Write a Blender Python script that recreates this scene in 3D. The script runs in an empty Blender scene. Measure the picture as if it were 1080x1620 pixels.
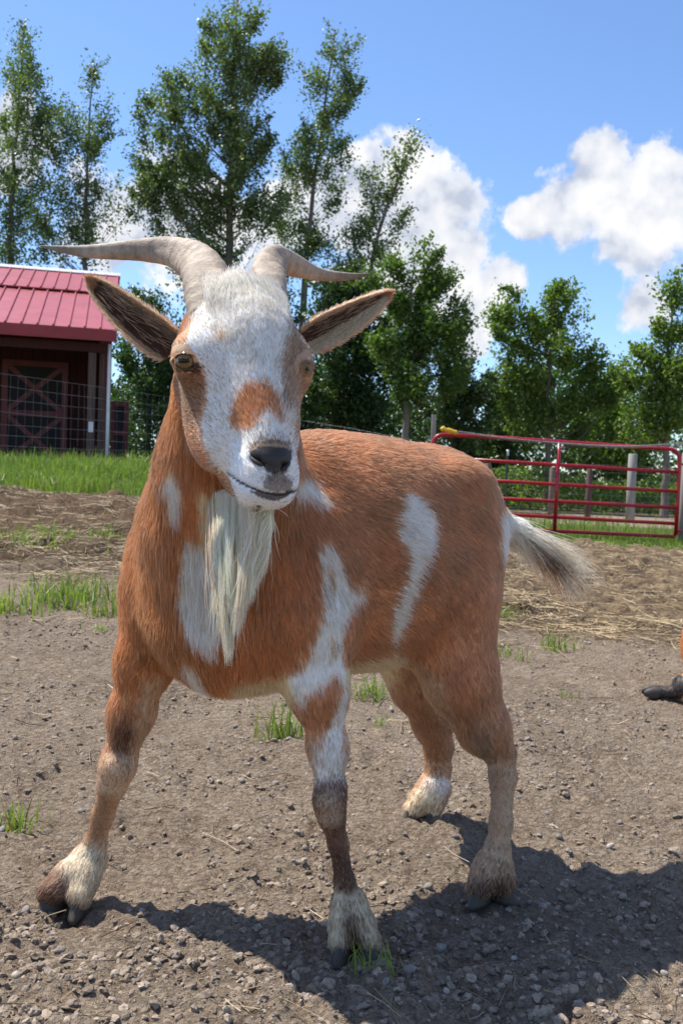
import bpy, math, random
import numpy as np
from mathutils import Matrix, Vector

scene = bpy.context.scene
COL = scene.collection
rng = np.random.default_rng(7)
random.seed(7)

# ------------------------------------------------------------------ camera
CAM_H = 0.70
FPX = 1500.0                      # focal length in photograph pixels (1080 x 1620)
PITCH = math.radians(1.985)
ROLL = math.radians(2.0)
cam_data = bpy.data.cameras.new("camera")
cam_data.sensor_fit = 'VERTICAL'
cam_data.sensor_height = 36.0
cam_data.sensor_width = 24.0
cam_data.lens = 36.0 * FPX / 1620.0
cam_data.clip_start = 0.02
cam_data.clip_end = 6000.0
cam_data.dof.use_dof = True
cam_data.dof.focus_distance = 1.28
cam_data.dof.aperture_fstop = 15.0
cam = bpy.data.objects.new("camera", cam_data)
cam.matrix_world = (Matrix.Translation((0, 0, CAM_H)) @ Matrix.Rotation(math.pi / 2 - PITCH, 4, 'X')
                    @ Matrix.Rotation(ROLL, 4, 'Z'))
COL.objects.link(cam)
scene.camera = cam
CM = np.array(cam.matrix_world)
CR = CM[:3, :3]
CO = CM[:3, 3]

# ------------------------------------------------------------------ exposure
scene.view_settings.view_transform = 'Standard'
scene.view_settings.look = 'None'
scene.view_settings.exposure = 0.55
scene.view_settings.gamma = 1.0
scene.view_settings.use_curve_mapping = False
scene.render.resolution_x = 682
scene.render.resolution_y = 1024
scene.cycles.transparent_max_bounces = 8
scene.cycles.max_bounces = 8
scene.cycles.diffuse_bounces = 4
scene.cycles_curves.shape = 'RIBBONS'

# ------------------------------------------------------------------ sun and sky
SUN_FROM = np.array([-0.885, 0.465, 0.0])          # horizontal direction the sun stands in
SUN_FROM /= np.linalg.norm(SUN_FROM)
SUN_ELEV = math.radians(60.0)
sun_vec = np.array([SUN_FROM[0] * math.cos(SUN_ELEV), SUN_FROM[1] * math.cos(SUN_ELEV), math.sin(SUN_ELEV)])
sun_data = bpy.data.lights.new("sun", 'SUN')
sun_data.energy = 5.0
sun_data.angle = math.radians(0.53)
sun_data.color = (1.0, 0.955, 0.88)
sun = bpy.data.objects.new("sun", sun_data)
sun.rotation_euler = Vector(sun_vec).to_track_quat('Z', 'Y').to_euler()
sun.location = (-8, 6, 20)
COL.objects.link(sun)

def N(nt, kind, **kw):
    n = nt.nodes.new(kind)
    for k, v in kw.items():
        if k.startswith('i_'):
            n.inputs[k[2:].replace('_', ' ')].default_value = v
        else:
            setattr(n, k, v)
    return n

def mathn(nt, op, a, b=None, c=None, clamp=False):
    n = nt.nodes.new('ShaderNodeMath'); n.operation = op; n.use_clamp = clamp
    for i, v in enumerate((a, b, c)):
        if v is None: continue
        if isinstance(v, (int, float)): n.inputs[i].default_value = v
        else: nt.links.new(v, n.inputs[i])
    return n.outputs[0]

def mixc(nt, fac, a, b, blend='MIX'):
    n = nt.nodes.new('ShaderNodeMix'); n.data_type = 'RGBA'; n.blend_type = blend
    for sock, v in ((n.inputs[0], fac), (n.inputs[6], a), (n.inputs[7], b)):
        if isinstance(v, (int, float)): sock.default_value = v
        elif isinstance(v, (tuple, list)): sock.default_value = (*v, 1.0) if len(v) == 3 else v
        else: nt.links.new(v, sock)
    return n.outputs[2]

def ramp(nt, fac, stops, interp='LINEAR'):
    n = nt.nodes.new('ShaderNodeValToRGB'); cr = n.color_ramp; cr.interpolation = interp
    while len(cr.elements) < len(stops): cr.elements.new(0.5)
    for e, (p, c) in zip(cr.elements, stops):
        e.position = p
        e.color = (*c, 1.0) if isinstance(c, (tuple, list)) and len(c) == 3 else ((c, c, c, 1.0) if isinstance(c, (int, float)) else c)
    nt.links.new(fac, n.inputs[0])
    return n.outputs[0]

def px_dir(px, py):
    v = CR @ np.array([(px - 540) / FPX, -(py - 810) / FPX, -1.0])
    return v / np.linalg.norm(v)

world = bpy.data.worlds.new("World")
scene.world = world
world.use_nodes = True
nt = world.node_tree
nt.nodes.clear()
w_out = nt.nodes.new('ShaderNodeOutputWorld')
w_bg = nt.nodes.new('ShaderNodeBackground')
w_bg.inputs[1].default_value = 0.122
world.cycles.sampling_method = 'MANUAL'; world.cycles.sample_map_resolution = 256
sky = nt.nodes.new('ShaderNodeTexSky')
sky.sky_type = 'NISHITA'
sky.sun_disc = False
sky.sun_elevation = SUN_ELEV
sky.sun_rotation = math.atan2(SUN_FROM[0], SUN_FROM[1])
sky.altitude = 200
sky.air_density = 1.0
sky.dust_density = 0.15
sky.ozone_density = 3.2
# cumulus: a field of rounded heaps laid out over the whole sky by direction
tc = nt.nodes.new('ShaderNodeTexCoord')
gen = tc.outputs['Generated']
nz_w = N(nt, 'ShaderNodeTexNoise', noise_dimensions='3D'); nz_w.inputs['Scale'].default_value = 9.0
nz_w.inputs['Detail'].default_value = 4.0; nz_w.inputs['Roughness'].default_value = 0.62
nt.links.new(gen, nz_w.inputs['Vector'])
nz_f = N(nt, 'ShaderNodeTexNoise', noise_dimensions='3D'); nz_f.inputs['Scale'].default_value = 30.0
nz_f.inputs['Detail'].default_value = 5.0; nz_f.inputs['Roughness'].default_value = 0.6
nt.links.new(gen, nz_f.inputs['Vector'])
heaps = []          # (direction, angular radius) of the heaps in the piece of sky the photograph shows
for (px, py, r) in [(560, 330, 95), (470, 340, 100), (625, 290, 78), (690, 350, 80), (620, 400, 110),
                    (725, 395, 60), (795, 440, 48), (745, 475, 48), (290, 350, 115), (180, 370, 105), (15, 225, 80),
                    (955, 300, 74), (1035, 300, 76), (895, 335, 60), (845, 345, 42), (1005, 362, 70),
                    (950, 245, 48), (1015, 488, 46), (1150, 350, 75), (740, 540, 34), (-150, 280, 120)]:
    heaps.append((px_dir(px, py), r / FPX))
field = None
for d, r in heaps:
    dp = nt.nodes.new('ShaderNodeVectorMath'); dp.operation = 'DISTANCE'
    nt.links.new(gen, dp.inputs[0]); dp.inputs[1].default_value = d
    v = mathn(nt, 'MULTIPLY_ADD', dp.outputs['Value'], -1.0 / r, 1.0)
    field = v if field is None else mathn(nt, 'SMOOTH_MAX', field, v, 0.30)
# same clouds round the rest of the sky, unseen cover tuned for fill light
nz_r = N(nt, 'ShaderNodeTexNoise', noise_dimensions='3D'); nz_r.inputs['Scale'].default_value = 3.4
nz_r.inputs['Detail'].default_value = 1.0
nt.links.new(gen, nz_r.inputs['Vector'])
fd = nt.nodes.new('ShaderNodeVectorMath'); fd.operation = 'DISTANCE'
nt.links.new(gen, fd.inputs[0]); fd.inputs[1].default_value = px_dir(540, 350)
rest = mathn(nt, 'MULTIPLY_ADD', nz_r.outputs[0], 5.0, -3.0)
rest = mathn(nt, 'MINIMUM', rest, mathn(nt, 'MULTIPLY_ADD', fd.outputs['Value'], 4.0, -2.6))
field = mathn(nt, 'MAXIMUM', field, rest)
n1 = mathn(nt, 'MULTIPLY_ADD', nz_w.outputs[0], 1.9, -0.98)
n2 = mathn(nt, 'MULTIPLY_ADD', nz_f.outputs[0], 1.3, -0.65)
dens = mathn(nt, 'ADD', mathn(nt, 'ADD', mathn(nt, 'MAXIMUM', field, -1.2), n1), n2)
alpha = ramp(nt, dens, [(0.0, 0.0), (0.10, 0.30), (0.24, 0.90), (0.5, 1.0)], 'EASE')
# sunlit and shaded sides of the billows, put into the cloud colour
sh = nt.nodes.new('ShaderNodeVectorMath'); sh.operation = 'ADD'
nt.links.new(gen, sh.inputs[0]); sh.inputs[1].default_value = tuple(0.030 * sun_vec)
nz_s = N(nt, 'ShaderNodeTexNoise', noise_dimensions='3D'); nz_s.inputs['Scale'].default_value = 9.0
nz_s.inputs['Detail'].default_value = 3.0; nz_s.inputs['Roughness'].default_value = 0.62
nt.links.new(sh.outputs[0], nz_s.inputs['Vector'])
bill = mathn(nt, 'MULTIPLY_ADD', mathn(nt, 'SUBTRACT', nz_w.outputs[0], nz_s.outputs[0]), 1.5, 0.36)
bill = mathn(nt, 'ADD', bill, mathn(nt, 'MULTIPLY', nz_f.outputs[0], 0.55))
ccol = ramp(nt, bill, [(0.46, (3.2, 3.5, 4.2)), (0.60, (4.5, 4.7, 5.15)), (0.80, (5.7, 5.7, 5.75))])
skyt = mixc(nt, 1.0, sky.outputs[0], (0.94, 1.03, 1.16), 'MULTIPLY')
skyc = mixc(nt, alpha, skyt, ccol)
nt.links.new(skyc, w_bg.inputs[0])
nt.links.new(w_bg.outputs[0], w_out.inputs[0])

# ------------------------------------------------------------------ helpers
def P(px, py, d):
    """photograph pixel + distance along the view axis -> world point"""
    v = np.array([(px - 540) / FPX * d, -(py - 810) / FPX * d, -d])
    return CO + CR @ v

def project(p):
    q = (np.asarray(p) - CO) @ CR
    d = -q[..., 2]
    return 540 + q[..., 0] / d * FPX, 810 - q[..., 1] / d * FPX, d

def in_poly(px, py, poly):
    c = np.zeros(px.shape, bool)
    n = len(poly)
    j = n - 1
    for i in range(n):
        xi, yi = poly[i]; xj, yj = poly[j]
        if yi != yj:
            t = ((yi > py) != (yj > py)) & (px < (xj - xi) * (py - yi) / (yj - yi) + xi)
            c ^= t
        j = i
    return c

def _hash(ix, iy, iz, seed):
    h = (ix.astype(np.int64) * 374761393 + iy.astype(np.int64) * 668265263 + iz.astype(np.int64) * 2147483647 + seed * 144665) & 0xFFFFFFFF
    h = ((h ^ (h >> 13)) * 1274126177) & 0xFFFFFFFF
    h = ((h ^ (h >> 16)) * 2246822519) & 0xFFFFFFFF
    return ((h ^ (h >> 15)) & 0xFFFFFF).astype(np.float64) / 0xFFFFFF

def vnoise(p, scale, seed=0):
    q = np.asarray(p, float) * scale
    i = np.floor(q).astype(np.int64); f = q - i
    u = f * f * (3 - 2 * f)
    r = 0
    for dx in (0, 1):
        wx = u[..., 0] if dx else 1 - u[..., 0]
        for dy in (0, 1):
            wy = u[..., 1] if dy else 1 - u[..., 1]
            for dz in (0, 1):
                wz = u[..., 2] if dz else 1 - u[..., 2]
                r = r + wx * wy * wz * _hash(i[..., 0] + dx, i[..., 1] + dy, i[..., 2] + dz, seed)
    return r * 2 - 1

def vnoise2(x, y, scale, seed=0):
    qx = x * scale; qy = y * scale
    ix = np.floor(qx).astype(np.int64); iy = np.floor(qy).astype(np.int64)
    fx = qx - ix; fy = qy - iy
    ux = fx * fx * (3 - 2 * fx); uy = fy * fy * (3 - 2 * fy)
    z = np.zeros_like(ix)
    a = _hash(ix, iy, z, seed); b = _hash(ix + 1, iy, z, seed)
    c = _hash(ix, iy + 1, z, seed); d = _hash(ix + 1, iy + 1, z, seed)
    return ((a * (1 - ux) + b * ux) * (1 - uy) + (c * (1 - ux) + d * ux) * uy) * 2 - 1

def fbm2(x, y, scale, octv=4, seed=0, gain=0.5):
    r = 0; a = 1.0
    for k in range(octv):
        r = r + a * vnoise2(x + 17.3 * k, y - 9.1 * k, scale * 2 ** k, seed + k); a *= gain
    return r

def norm(v):
    return v / np.maximum(np.linalg.norm(v, axis=-1, keepdims=True), 1e-9)

def smooth01(a, b, x):
    t = np.clip((x - a) / (b - a), 0, 1)
    return t * t * (3 - 2 * t)

def terrain(x, y):
    """large shape of the yard: level by the goat and gate, rising to the barn on the left"""
    w = smooth01(1.6, -2.2, x)
    return 0.076 * (10 - np.logaddexp(0, 1.2 * (10 - np.logaddexp(0, 2.0 * (y - 2.6)) / 2.0)) / 1.2) * w

def ground_hit(px, py):
    d = px_dir(px, py); t = 0.5
    for i in range(4000):
        p = CO + d * t
        if p[2] <= terrain(p[0], p[1]): return p
        t += 0.01 + t * 0.002
    return CO + d * t

def mesh_np(name, verts, faces=None, mat=None, parent=None, smooth=True, cols=None, loops=None, quads=None):
    """fast mesh; faces: (n,3) / (n,4) array or list of arrays"""
    me = bpy.data.meshes.new(name)
    verts = np.asarray(verts, np.float32)
    fl = faces if isinstance(faces, list) else [faces]
    fl = [np.asarray(f, np.int32) for f in fl if len(f)]
    nl = sum(f.size for f in fl); npoly = sum(len(f) for f in fl)
    me.vertices.add(len(verts)); me.vertices.foreach_set('co', verts.ravel())
    me.loops.add(nl); me.polygons.add(npoly)
    me.loops.foreach_set('vertex_index', np.concatenate([f.ravel() for f in fl]))
    starts = []; tot = 0
    for f in fl:
        k = f.shape[1]; starts.append(tot + np.arange(len(f)) * k); tot += f.size
    me.polygons.foreach_set('loop_start', np.concatenate(starts).astype(np.int32))
    me.polygons.foreach_set('use_smooth', np.full(npoly, bool(smooth)))
    me.update(calc_edges=True)
    if cols is not None:
        a = me.color_attributes.new('col', 'FLOAT_COLOR', 'POINT')
        c = np.ones((len(verts), 4), np.float32); c[:, :3] = cols
        a.data.foreach_set('color', c.ravel())
    if mat: me.materials.append(mat)
    o = bpy.data.objects.new(name, me)
    COL.objects.link(o)
    if parent: o.parent = parent
    return o

def obj_from(me, name, parent=None, loc=None, rot=None, scale=None):
    o = bpy.data.objects.new(name, me); COL.objects.link(o)
    if parent: o.parent = parent
    if loc is not None: o.location = loc
    if rot is not None: o.rotation_euler = rot
    if scale is not None: o.scale = scale
    return o

def empty(name, label, cat, group=None, loc=(0, 0, 0)):
    o = bpy.data.objects.new(name, None); COL.objects.link(o)
    o.location = loc; o.empty_display_size = 0.1
    o['label'] = label; o['category'] = cat
    if group: o['group'] = group
    return o

def tag(o, label=None, cat=None, group=None, kind=None):
    if label: o['label'] = label
    if cat: o['category'] = cat
    if group: o['group'] = group
    if kind: o['kind'] = kind
    return o

def keep_parent(o, parent):
    """parent while leaving the world-space mesh where it is"""
    o.parent = parent
    o.matrix_parent_inverse = Matrix.Translation(parent.location).inverted()
    return o

def mat_new(name):
    m = bpy.data.materials.new(name); m.use_nodes = True
    nt = m.node_tree; bs = nt.nodes.get('Principled BSDF')
    return m, nt, bs

def tube(path, radii, n=8, cap=True, flat=None):
    """swept tube: path (k,3), radii scalar / (k,) -> verts, quads(list)"""
    path = np.asarray(path, float); k = len(path)
    radii = np.broadcast_to(np.asarray(radii, float), (k,))
    t = np.gradient(path, axis=0); t = norm(t)
    ref = np.array([0, 0, 1.0]) if abs(t[0][2]) < 0.9 else np.array([1.0, 0, 0])
    u = norm(np.cross(t[0], ref)); us = [u]
    for i in range(1, k):
        u = us[-1] - t[i] * np.dot(us[-1], t[i]); us.append(norm(u))
    us = np.array(us); vs = np.cross(t, us)
    a = np.arange(n) / n * 2 * math.pi
    ring = path[:, None, :] + radii[:, None, None] * (us[:, None, :] * np.cos(a)[None, :, None] + vs[:, None, :] * np.sin(a)[None, :, None])
    v = ring.reshape(-1, 3)
    i = np.arange(k - 1)[:, None] * n; j = np.arange(n)[None, :]; j2 = (j + 1) % n
    q = np.stack([i + j, i + j2, i + n + j2, i + n + j], -1).reshape(-1, 4)
    faces = [q]
    if cap:
        v = np.vstack([v, path[:1], path[-1:]])
        c0 = k * n; c1 = c0 + 1; jj = np.arange(n); jj2 = (jj + 1) % n
        faces.append(np.stack([np.full(n, c0), jj2, jj], -1))
        faces.append(np.stack([np.full(n, c1), (k - 1) * n + jj, (k - 1) * n + jj2], -1))
    return v, faces

def spline(ctrl, n):
    c = np.asarray(ctrl, float); k = len(c)
    t = np.linspace(0, k - 1, n); i = np.clip(t.astype(int), 0, k - 2); f = (t - i)[:, None]
    cp = np.vstack([2 * c[0] - c[1], c, 2 * c[-1] - c[-2]])
    p0, p1, p2, p3 = cp[i], cp[i + 1], cp[i + 2], cp[i + 3]
    return 0.5 * (2 * p1 + (p2 - p0) * f + (2 * p0 - 5 * p1 + 4 * p2 - p3) * f * f + (3 * p1 - p0 - 3 * p2 + p3) * f ** 3)

def box_v(cx, cy, cz, sx, sy, sz, R=None):
    c = np.array([[x, y, z] for x in (-.5, .5) for y in (-.5, .5) for z in (-.5, .5)]) * (sx, sy, sz)
    if R is not None: c = c @ np.asarray(R).T
    c = c + (cx, cy, cz)
    f = np.array([[0, 1, 3, 2], [4, 6, 7, 5], [0, 4, 5, 1], [2, 3, 7, 6], [0, 2, 6, 4], [1, 5, 7, 3]])
    return c, f

def merge(parts):
    """[(verts, faces-or-list)] -> verts, [tri array, quad array]"""
    vs = []; t = []; q = []; off = 0
    for v, f in parts:
        fl = f if isinstance(f, list) else [f]
        for a in fl:
            a = np.asarray(a)
            (t if a.shape[1] == 3 else q).append(a + off)
        vs.append(v); off += len(v)
    out = []
    if t: out.append(np.vstack(t))
    if q: out.append(np.vstack(q))
    return np.vstack(vs), out

def strands(name, pts, rad, col, nrm, mat, parent=None):
    """hair curves: pts (n,k,3); rad (n,k); col (n,3); nrm (n,3)"""
    n, k, _ = pts.shape
    hc = bpy.data.hair_curves.new(name)
    hc.add_curves([k] * n)
    hc.attributes['position'].data.foreach_set('vector', pts.astype(np.float32).ravel()) if 'position' in hc.attributes else None
    r = hc.attributes.get('radius') or hc.attributes.new('radius', 'FLOAT', 'POINT')
    r.data.foreach_set('value', np.broadcast_to(rad, (n, k)).astype(np.float32).ravel())
    a = hc.attributes.new('hcol', 'FLOAT_VECTOR', 'CURVE'); a.data.foreach_set('vector', col.astype(np.float32).ravel())
    b = hc.attributes.new('hnrm', 'FLOAT_VECTOR', 'CURVE'); b.data.foreach_set('vector', nrm.astype(np.float32).ravel())
    hc.materials.append(mat)
    o = bpy.data.objects.new(name, hc); COL.objects.link(o)
    if parent: keep_parent(o, parent)
    return o
# ================================================================== ground
def zones(x, y):
    """hay weight, grass weight (0..1)"""
    ed = 0.55 * fbm2(x, y, 0.6, 3, 40) + 0.2 * fbm2(x, y, 3.0, 2, 41)
    right = smooth01(-0.3, 0.9, x)
    hay_r = smooth01(3.3, 4.9, y + 1.3 * ed - 0.25 * x) * right
    hay_l = smooth01(4.6, 5.8, y + 1.2 * ed) * (1 - right)
    hay = np.clip(hay_r + hay_l, 0, 1)
    gl = smooth01(8.0, 8.7, y + 0.6 * ed + 0.15 * np.minimum(x, 0)) * (1 - smooth01(-0.6, 0.8, x))
    gr = smooth01(10.6, 11.2, y + 0.6 * ed) * smooth01(-0.6, 0.8, x)
    lane = smooth01(17.0, 18.2, y + ed) * (1 - smooth01(27, 31, y + 2 * ed)) * smooth01(-0.5, 1.5, x)
    grass = np.clip(gl + gr, 0, 1) * (1 - lane)
    return hay * (1 - np.clip(gl + gr, 0, 1)), grass
def relief(x, y):
    hay, gr = zones(x, y)
    dist = np.hypot(x, y)
    near = smooth01(9.0, 2.0, dist)
    z = 0.016 * fbm2(x, y, 1.3, 3, 50) * smooth01(40, 3, dist)
    z = z + near * (0.0130 * fbm2(x, y, 5, 3, 51) + 0.0150 * np.abs(fbm2(x, y, 14, 3, 52)) + 0.0075 * np.abs(fbm2(x, y, 46, 2, 53)))
    pits = np.clip(vnoise2(x, y, 5.0, 54) - 0.42, 0, 1)
    z = z - 0.045 * pits * near
    z = z + hay * smooth01(3.0, 6.0, dist) * (0.05 * fbm2(x, y, 2.2, 3, 55) + 0.06 * np.abs(fbm2(x, y, 5.5, 3, 56)))
    return z
def gz(x, y):
    x = np.asarray(x, float); y = np.asarray(y, float)
    return terrain(x, y) + relief(x, y)

NA, NR = 640, 620
af = np.linspace(-0.62, 0.62, NA)
ab = np.linspace(0.62, 2 * math.pi - 0.62, 90)[1:-1]
ang = np.concatenate([af, ab])
rr = np.concatenate([np.geomspace(0.70, 45, NR), np.geomspace(50, 3000, 18)])
ga, gr_ = np.meshgrid(ang, rr, indexing='ij')
gx, gy = gr_ * np.sin(ga), gr_ * np.cos(ga)
gzv = gz(gx, gy)
n_a, n_r = gx.shape
gverts = np.stack([gx, gy, gzv], -1).reshape(-1, 3)
i = np.arange(n_a)[:, None]; j = np.arange(n_r - 1)[None]; i2 = (i + 1) % n_a
gquads = np.stack([i * n_r + j, i2 * n_r + j, i2 * n_r + j + 1, i * n_r + j + 1], -1).reshape(-1, 4)[:, ::-1]
gverts = np.vstack([gverts, [[0, 0, 0.0]]]); ctr = len(gverts) - 1
ii = np.arange(n_a)
gtri = np.stack([np.full(n_a, ctr), (ii + 1) % n_a * n_r, ii * n_r], -1)
hz_, grz_ = zones(gverts[:, 0], gverts[:, 1])
M_DIRT, nt, bs = mat_new('dirt')
tcn = nt.nodes.new('ShaderNodeTexCoord'); zat = N(nt, 'ShaderNodeAttribute', attribute_name='col')
sep = nt.nodes.new('ShaderNodeSeparateColor'); nt.links.new(zat.outputs['Color'], sep.inputs[0])
def noise(nt, scale, detail=5, rough=0.6, vec=None):
    n = nt.nodes.new('ShaderNodeTexNoise'); n.inputs['Scale'].default_value = scale; n.inputs['Detail'].default_value = detail; n.inputs['Roughness'].default_value = rough
    if vec is not None: nt.links.new(vec, n.inputs['Vector'])
    return n.outputs[0]
ob = tcn.outputs['Object']
nA, nB, nC, nD = noise(nt, 2.5, 4, 0.6, ob), noise(nt, 28, 5, 0.7, ob), noise(nt, 160, 4, 0.7, ob), noise(nt, 9, 4, 0.65, ob)
dirt = mixc(nt, ramp(nt, nA, [(0.35, 0.0), (0.65, 1.0)]), (0.245, 0.177, 0.120), (0.370, 0.280, 0.197))
dirt = mixc(nt, ramp(nt, nB, [(0.38, 0.0), (0.66, 0.75)]), dirt, (0.455, 0.365, 0.272))
dirt = mixc(nt, ramp(nt, nC, [(0.30, 0.75), (0.50, 0.0)]), dirt, (0.110, 0.078, 0.058))
hayc = mixc(nt, ramp(nt, nD, [(0.35, 0.0), (0.65, 1.0)]), (0.15, 0.098, 0.060), (0.42, 0.305, 0.175))
hayc = mixc(nt, ramp(nt, nB, [(0.35, 0.7), (0.55, 0.0)]), hayc, (0.06, 0.036, 0.024))
hayc = mixc(nt, mathn(nt, 'MULTIPLY', sep.outputs[2], 0.6), hayc, (0.125, 0.074, 0.042))
c = mixc(nt, sep.outputs[0], dirt, hayc)
grc = mixc(nt, nB, (0.05, 0.075, 0.02), (0.13, 0.14, 0.05))
c = mixc(nt, sep.outputs[1], c, grc)
nt.links.new(c, bs.inputs['Base Color']); bs.inputs['Roughness'].default_value = 0.95; bs.inputs['Specular IOR Level'].default_value = 0.15
nE = noise(nt, 420, 3, 0.7, ob)
vor = nt.nodes.new('ShaderNodeTexVoronoi'); vor.inputs['Scale'].default_value = 85
wv = nt.nodes.new('ShaderNodeVectorMath'); wv.operation = 'MULTIPLY_ADD'
nt.links.new(nC, wv.inputs[0]); wv.inputs[1].default_value = (0.02, 0.02, 0.02); nt.links.new(ob, wv.inputs[2]); nt.links.new(wv.outputs[0], vor.inputs['Vector'])
bh = mathn(nt, 'ADD', mathn(nt, 'ADD', mathn(nt, 'MULTIPLY', nB, 1.0), mathn(nt, 'MULTIPLY', nC, 0.75)), mathn(nt, 'MULTIPLY_ADD', vor.outputs['Distance'], -0.55, mathn(nt, 'MULTIPLY', nE, 0.35)))
bmp = nt.nodes.new('ShaderNodeBump'); bmp.inputs['Strength'].default_value = 1.0; bmp.inputs['Distance'].default_value = 0.02
nt.links.new(bh, bmp.inputs['Height']); nt.links.new(bmp.outputs[0], bs.inputs['Normal'])
ground = mesh_np('ground', gverts, [gquads, gtri], M_DIRT, None, True, np.stack([hz_, grz_, smooth01(0.8, -0.6, gverts[:, 0])], -1))
ground['kind'] = 'structure'

# ---- gravel and clods
M_STONE, nt, bs = mat_new('stone')
at = N(nt, 'ShaderNodeAttribute', attribute_name='col'); tcn = nt.nodes.new('ShaderNodeTexCoord')
nn_ = noise(nt, 180, 4, 0.65, tcn.outputs['Object'])
nt.links.new(mixc(nt, 1.0, at.outputs['Color'], ramp(nt, nn_, [(0.3, 0.62), (0.7, 1.15)]), 'MULTIPLY'), bs.inputs['Base Color'])
bs.inputs['Roughness'].default_value = 0.88
bmp = nt.nodes.new('ShaderNodeBump'); bmp.inputs['Strength'].default_value = 0.6; bmp.inputs['Distance'].default_value = 0.003
nt.links.new(nn_, bmp.inputs['Height']); nt.links.new(bmp.outputs[0], bs.inputs['Normal'])
t_ = (1 + 5 ** .5) / 2
ICO_V = norm(np.array([[-1, t_, 0], [1, t_, 0], [-1, -t_, 0], [1, -t_, 0], [0, -1, t_], [0, 1, t_], [0, -1, -t_], [0, 1, -t_], [t_, 0, -1], [t_, 0, 1], [-t_, 0, -1], [-t_, 0, 1]], float))
ICO_F = np.array([[0, 11, 5], [0, 5, 1], [0, 1, 7], [0, 7, 10], [0, 10, 11], [1, 5, 9], [5, 11, 4], [11, 10, 2], [10, 7, 6], [7, 1, 8], [3, 9, 4], [3, 4, 2], [3, 2, 6], [3, 6, 8], [3, 8, 9], [4, 9, 5], [2, 4, 11], [6, 2, 10], [8, 6, 7], [9, 8, 1]])
def wedge(n, r, d0, d1, a=0.47, power=1.0):
    """random points in the piece of ground in view, denser towards the camera"""
    d = d0 * (d1 / d0) ** (r.random(n) ** power); t = r.uniform(-a, a, n)
    return d * np.tan(t), d
def ico_sub():
    """one subdivision of the icosahedron: 42 points, 80 faces"""
    v = [tuple(p) for p in ICO_V]; mid = {}; f = []
    def m(a, b):
        k = (min(a, b), max(a, b))
        if k not in mid:
            p = norm((np.array(v[a]) + np.array(v[b])) / 2); v.append(tuple(p)); mid[k] = len(v) - 1
        return mid[k]
    for a, b, c in ICO_F:
        ab, bc, ca = m(a, b), m(b, c), m(c, a); f += [[a, ab, ca], [b, bc, ab], [c, ca, bc], [ab, bc, ca]]
    return np.array(v), np.array(f)
ICO2_V, ICO2_F = ico_sub()
def rocks(name, n, smin, smax, pw, colf, seed, d0, d1, flat, sink, label, jag):
    r = np.random.default_rng(seed)
    x, y = wedge(n, r, d0, d1)
    hay, gr = zones(x, y)
    keep = (r.random(n) > hay * 0.9) & (r.random(n) > gr * 0.95)
    # it lies in drifts
    dr = fbm2(x, y, 2.2, 3, seed + 5) + 0.5 * fbm2(x, y, 9, 2, seed + 6)
    keep &= r.random(n) < np.clip(0.5 + 0.9 * dr, 0.08, 1)
    x, y = x[keep], y[keep]; n = len(x)
    s = smin * (smax / smin) ** (r.random(n) ** pw)
    z = gz(x, y); c = colf(r, n)
    vs, fs, cs = [], [], []; off = 0
    for big in (False, True):
        k = (s > 0.0052) == big
        if not k.any(): continue
        V, F = (ICO2_V, ICO2_F) if big else (ICO_V, ICO_F); m = k.sum(); nv = len(V)
        Q, _ = np.linalg.qr(r.normal(size=(m, 3, 3)))
        lump = 1 + r.uniform(-jag, jag, (m, nv, 1))
        if big:       # broken lumps: low dents plus fine roughness
            dirs = norm(r.normal(size=(m, 5, 3))); amt = r.uniform(0.0, 2.2 * jag, (m, 5))
            dt = np.einsum('mkc,vc->mkv', dirs, V)
            lump = 1 + r.uniform(-jag * .55, jag * .55, (m, nv, 1)) - (amt[..., None] * np.clip(dt - 0.45, 0, 1)).sum(1)[..., None]
        base = V[None] * lump * np.stack([np.ones(m), r.uniform(0.6, 1, m), r.uniform(0.45, 0.9, m)], -1)[:, None]
        v = base @ Q * s[k][:, None, None]; v[..., 2] *= flat
        v += np.stack([x[k], y[k], z[k] + s[k] * flat * sink], -1)[:, None]
        vs.append(v.reshape(-1, 3)); fs.append((F[None] + np.arange(m)[:, None, None] * nv).reshape(-1, 3) + off); cs.append(np.repeat(c[k], nv, 0)); off += m * nv
    o = mesh_np(name, np.vstack(vs), np.vstack(fs), M_STONE, None, jag < 0.3, np.vstack(cs))
    tag(o, label, name.replace('_', ' '), kind='stuff')
def col_gravel(r, n):
    k = r.random((n, 1)); g = np.array([0.27, 0.24, 0.21]) * (1 - k) + np.array([0.47, 0.405, 0.33]) * k
    red = r.random(n) < 0.06; g[red] = (0.33, 0.22, 0.17)
    return g * r.uniform(0.55, 1.15, (n, 1))
def col_clod(r, n):
    k = r.random((n, 1)); return (np.array([0.20, 0.148, 0.104]) * (1 - k) + np.array([0.38, 0.300, 0.225]) * k) * r.uniform(0.75, 1.15, (n, 1))
rocks('gravel', 3400, 0.0014, 0.0120, 3.3, col_gravel, 61, 0.78, 6.5, 0.75, 0.35, 'pale grey gravel scattered through the bare dirt', 0.26)
rocks('dirt_clods', 70000, 0.0013, 0.0120, 2.9, col_clod, 62, 0.78, 6.5, 0.75, 0.05, 'crumbled brown clods of dry earth on the bare yard', 0.42)

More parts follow.
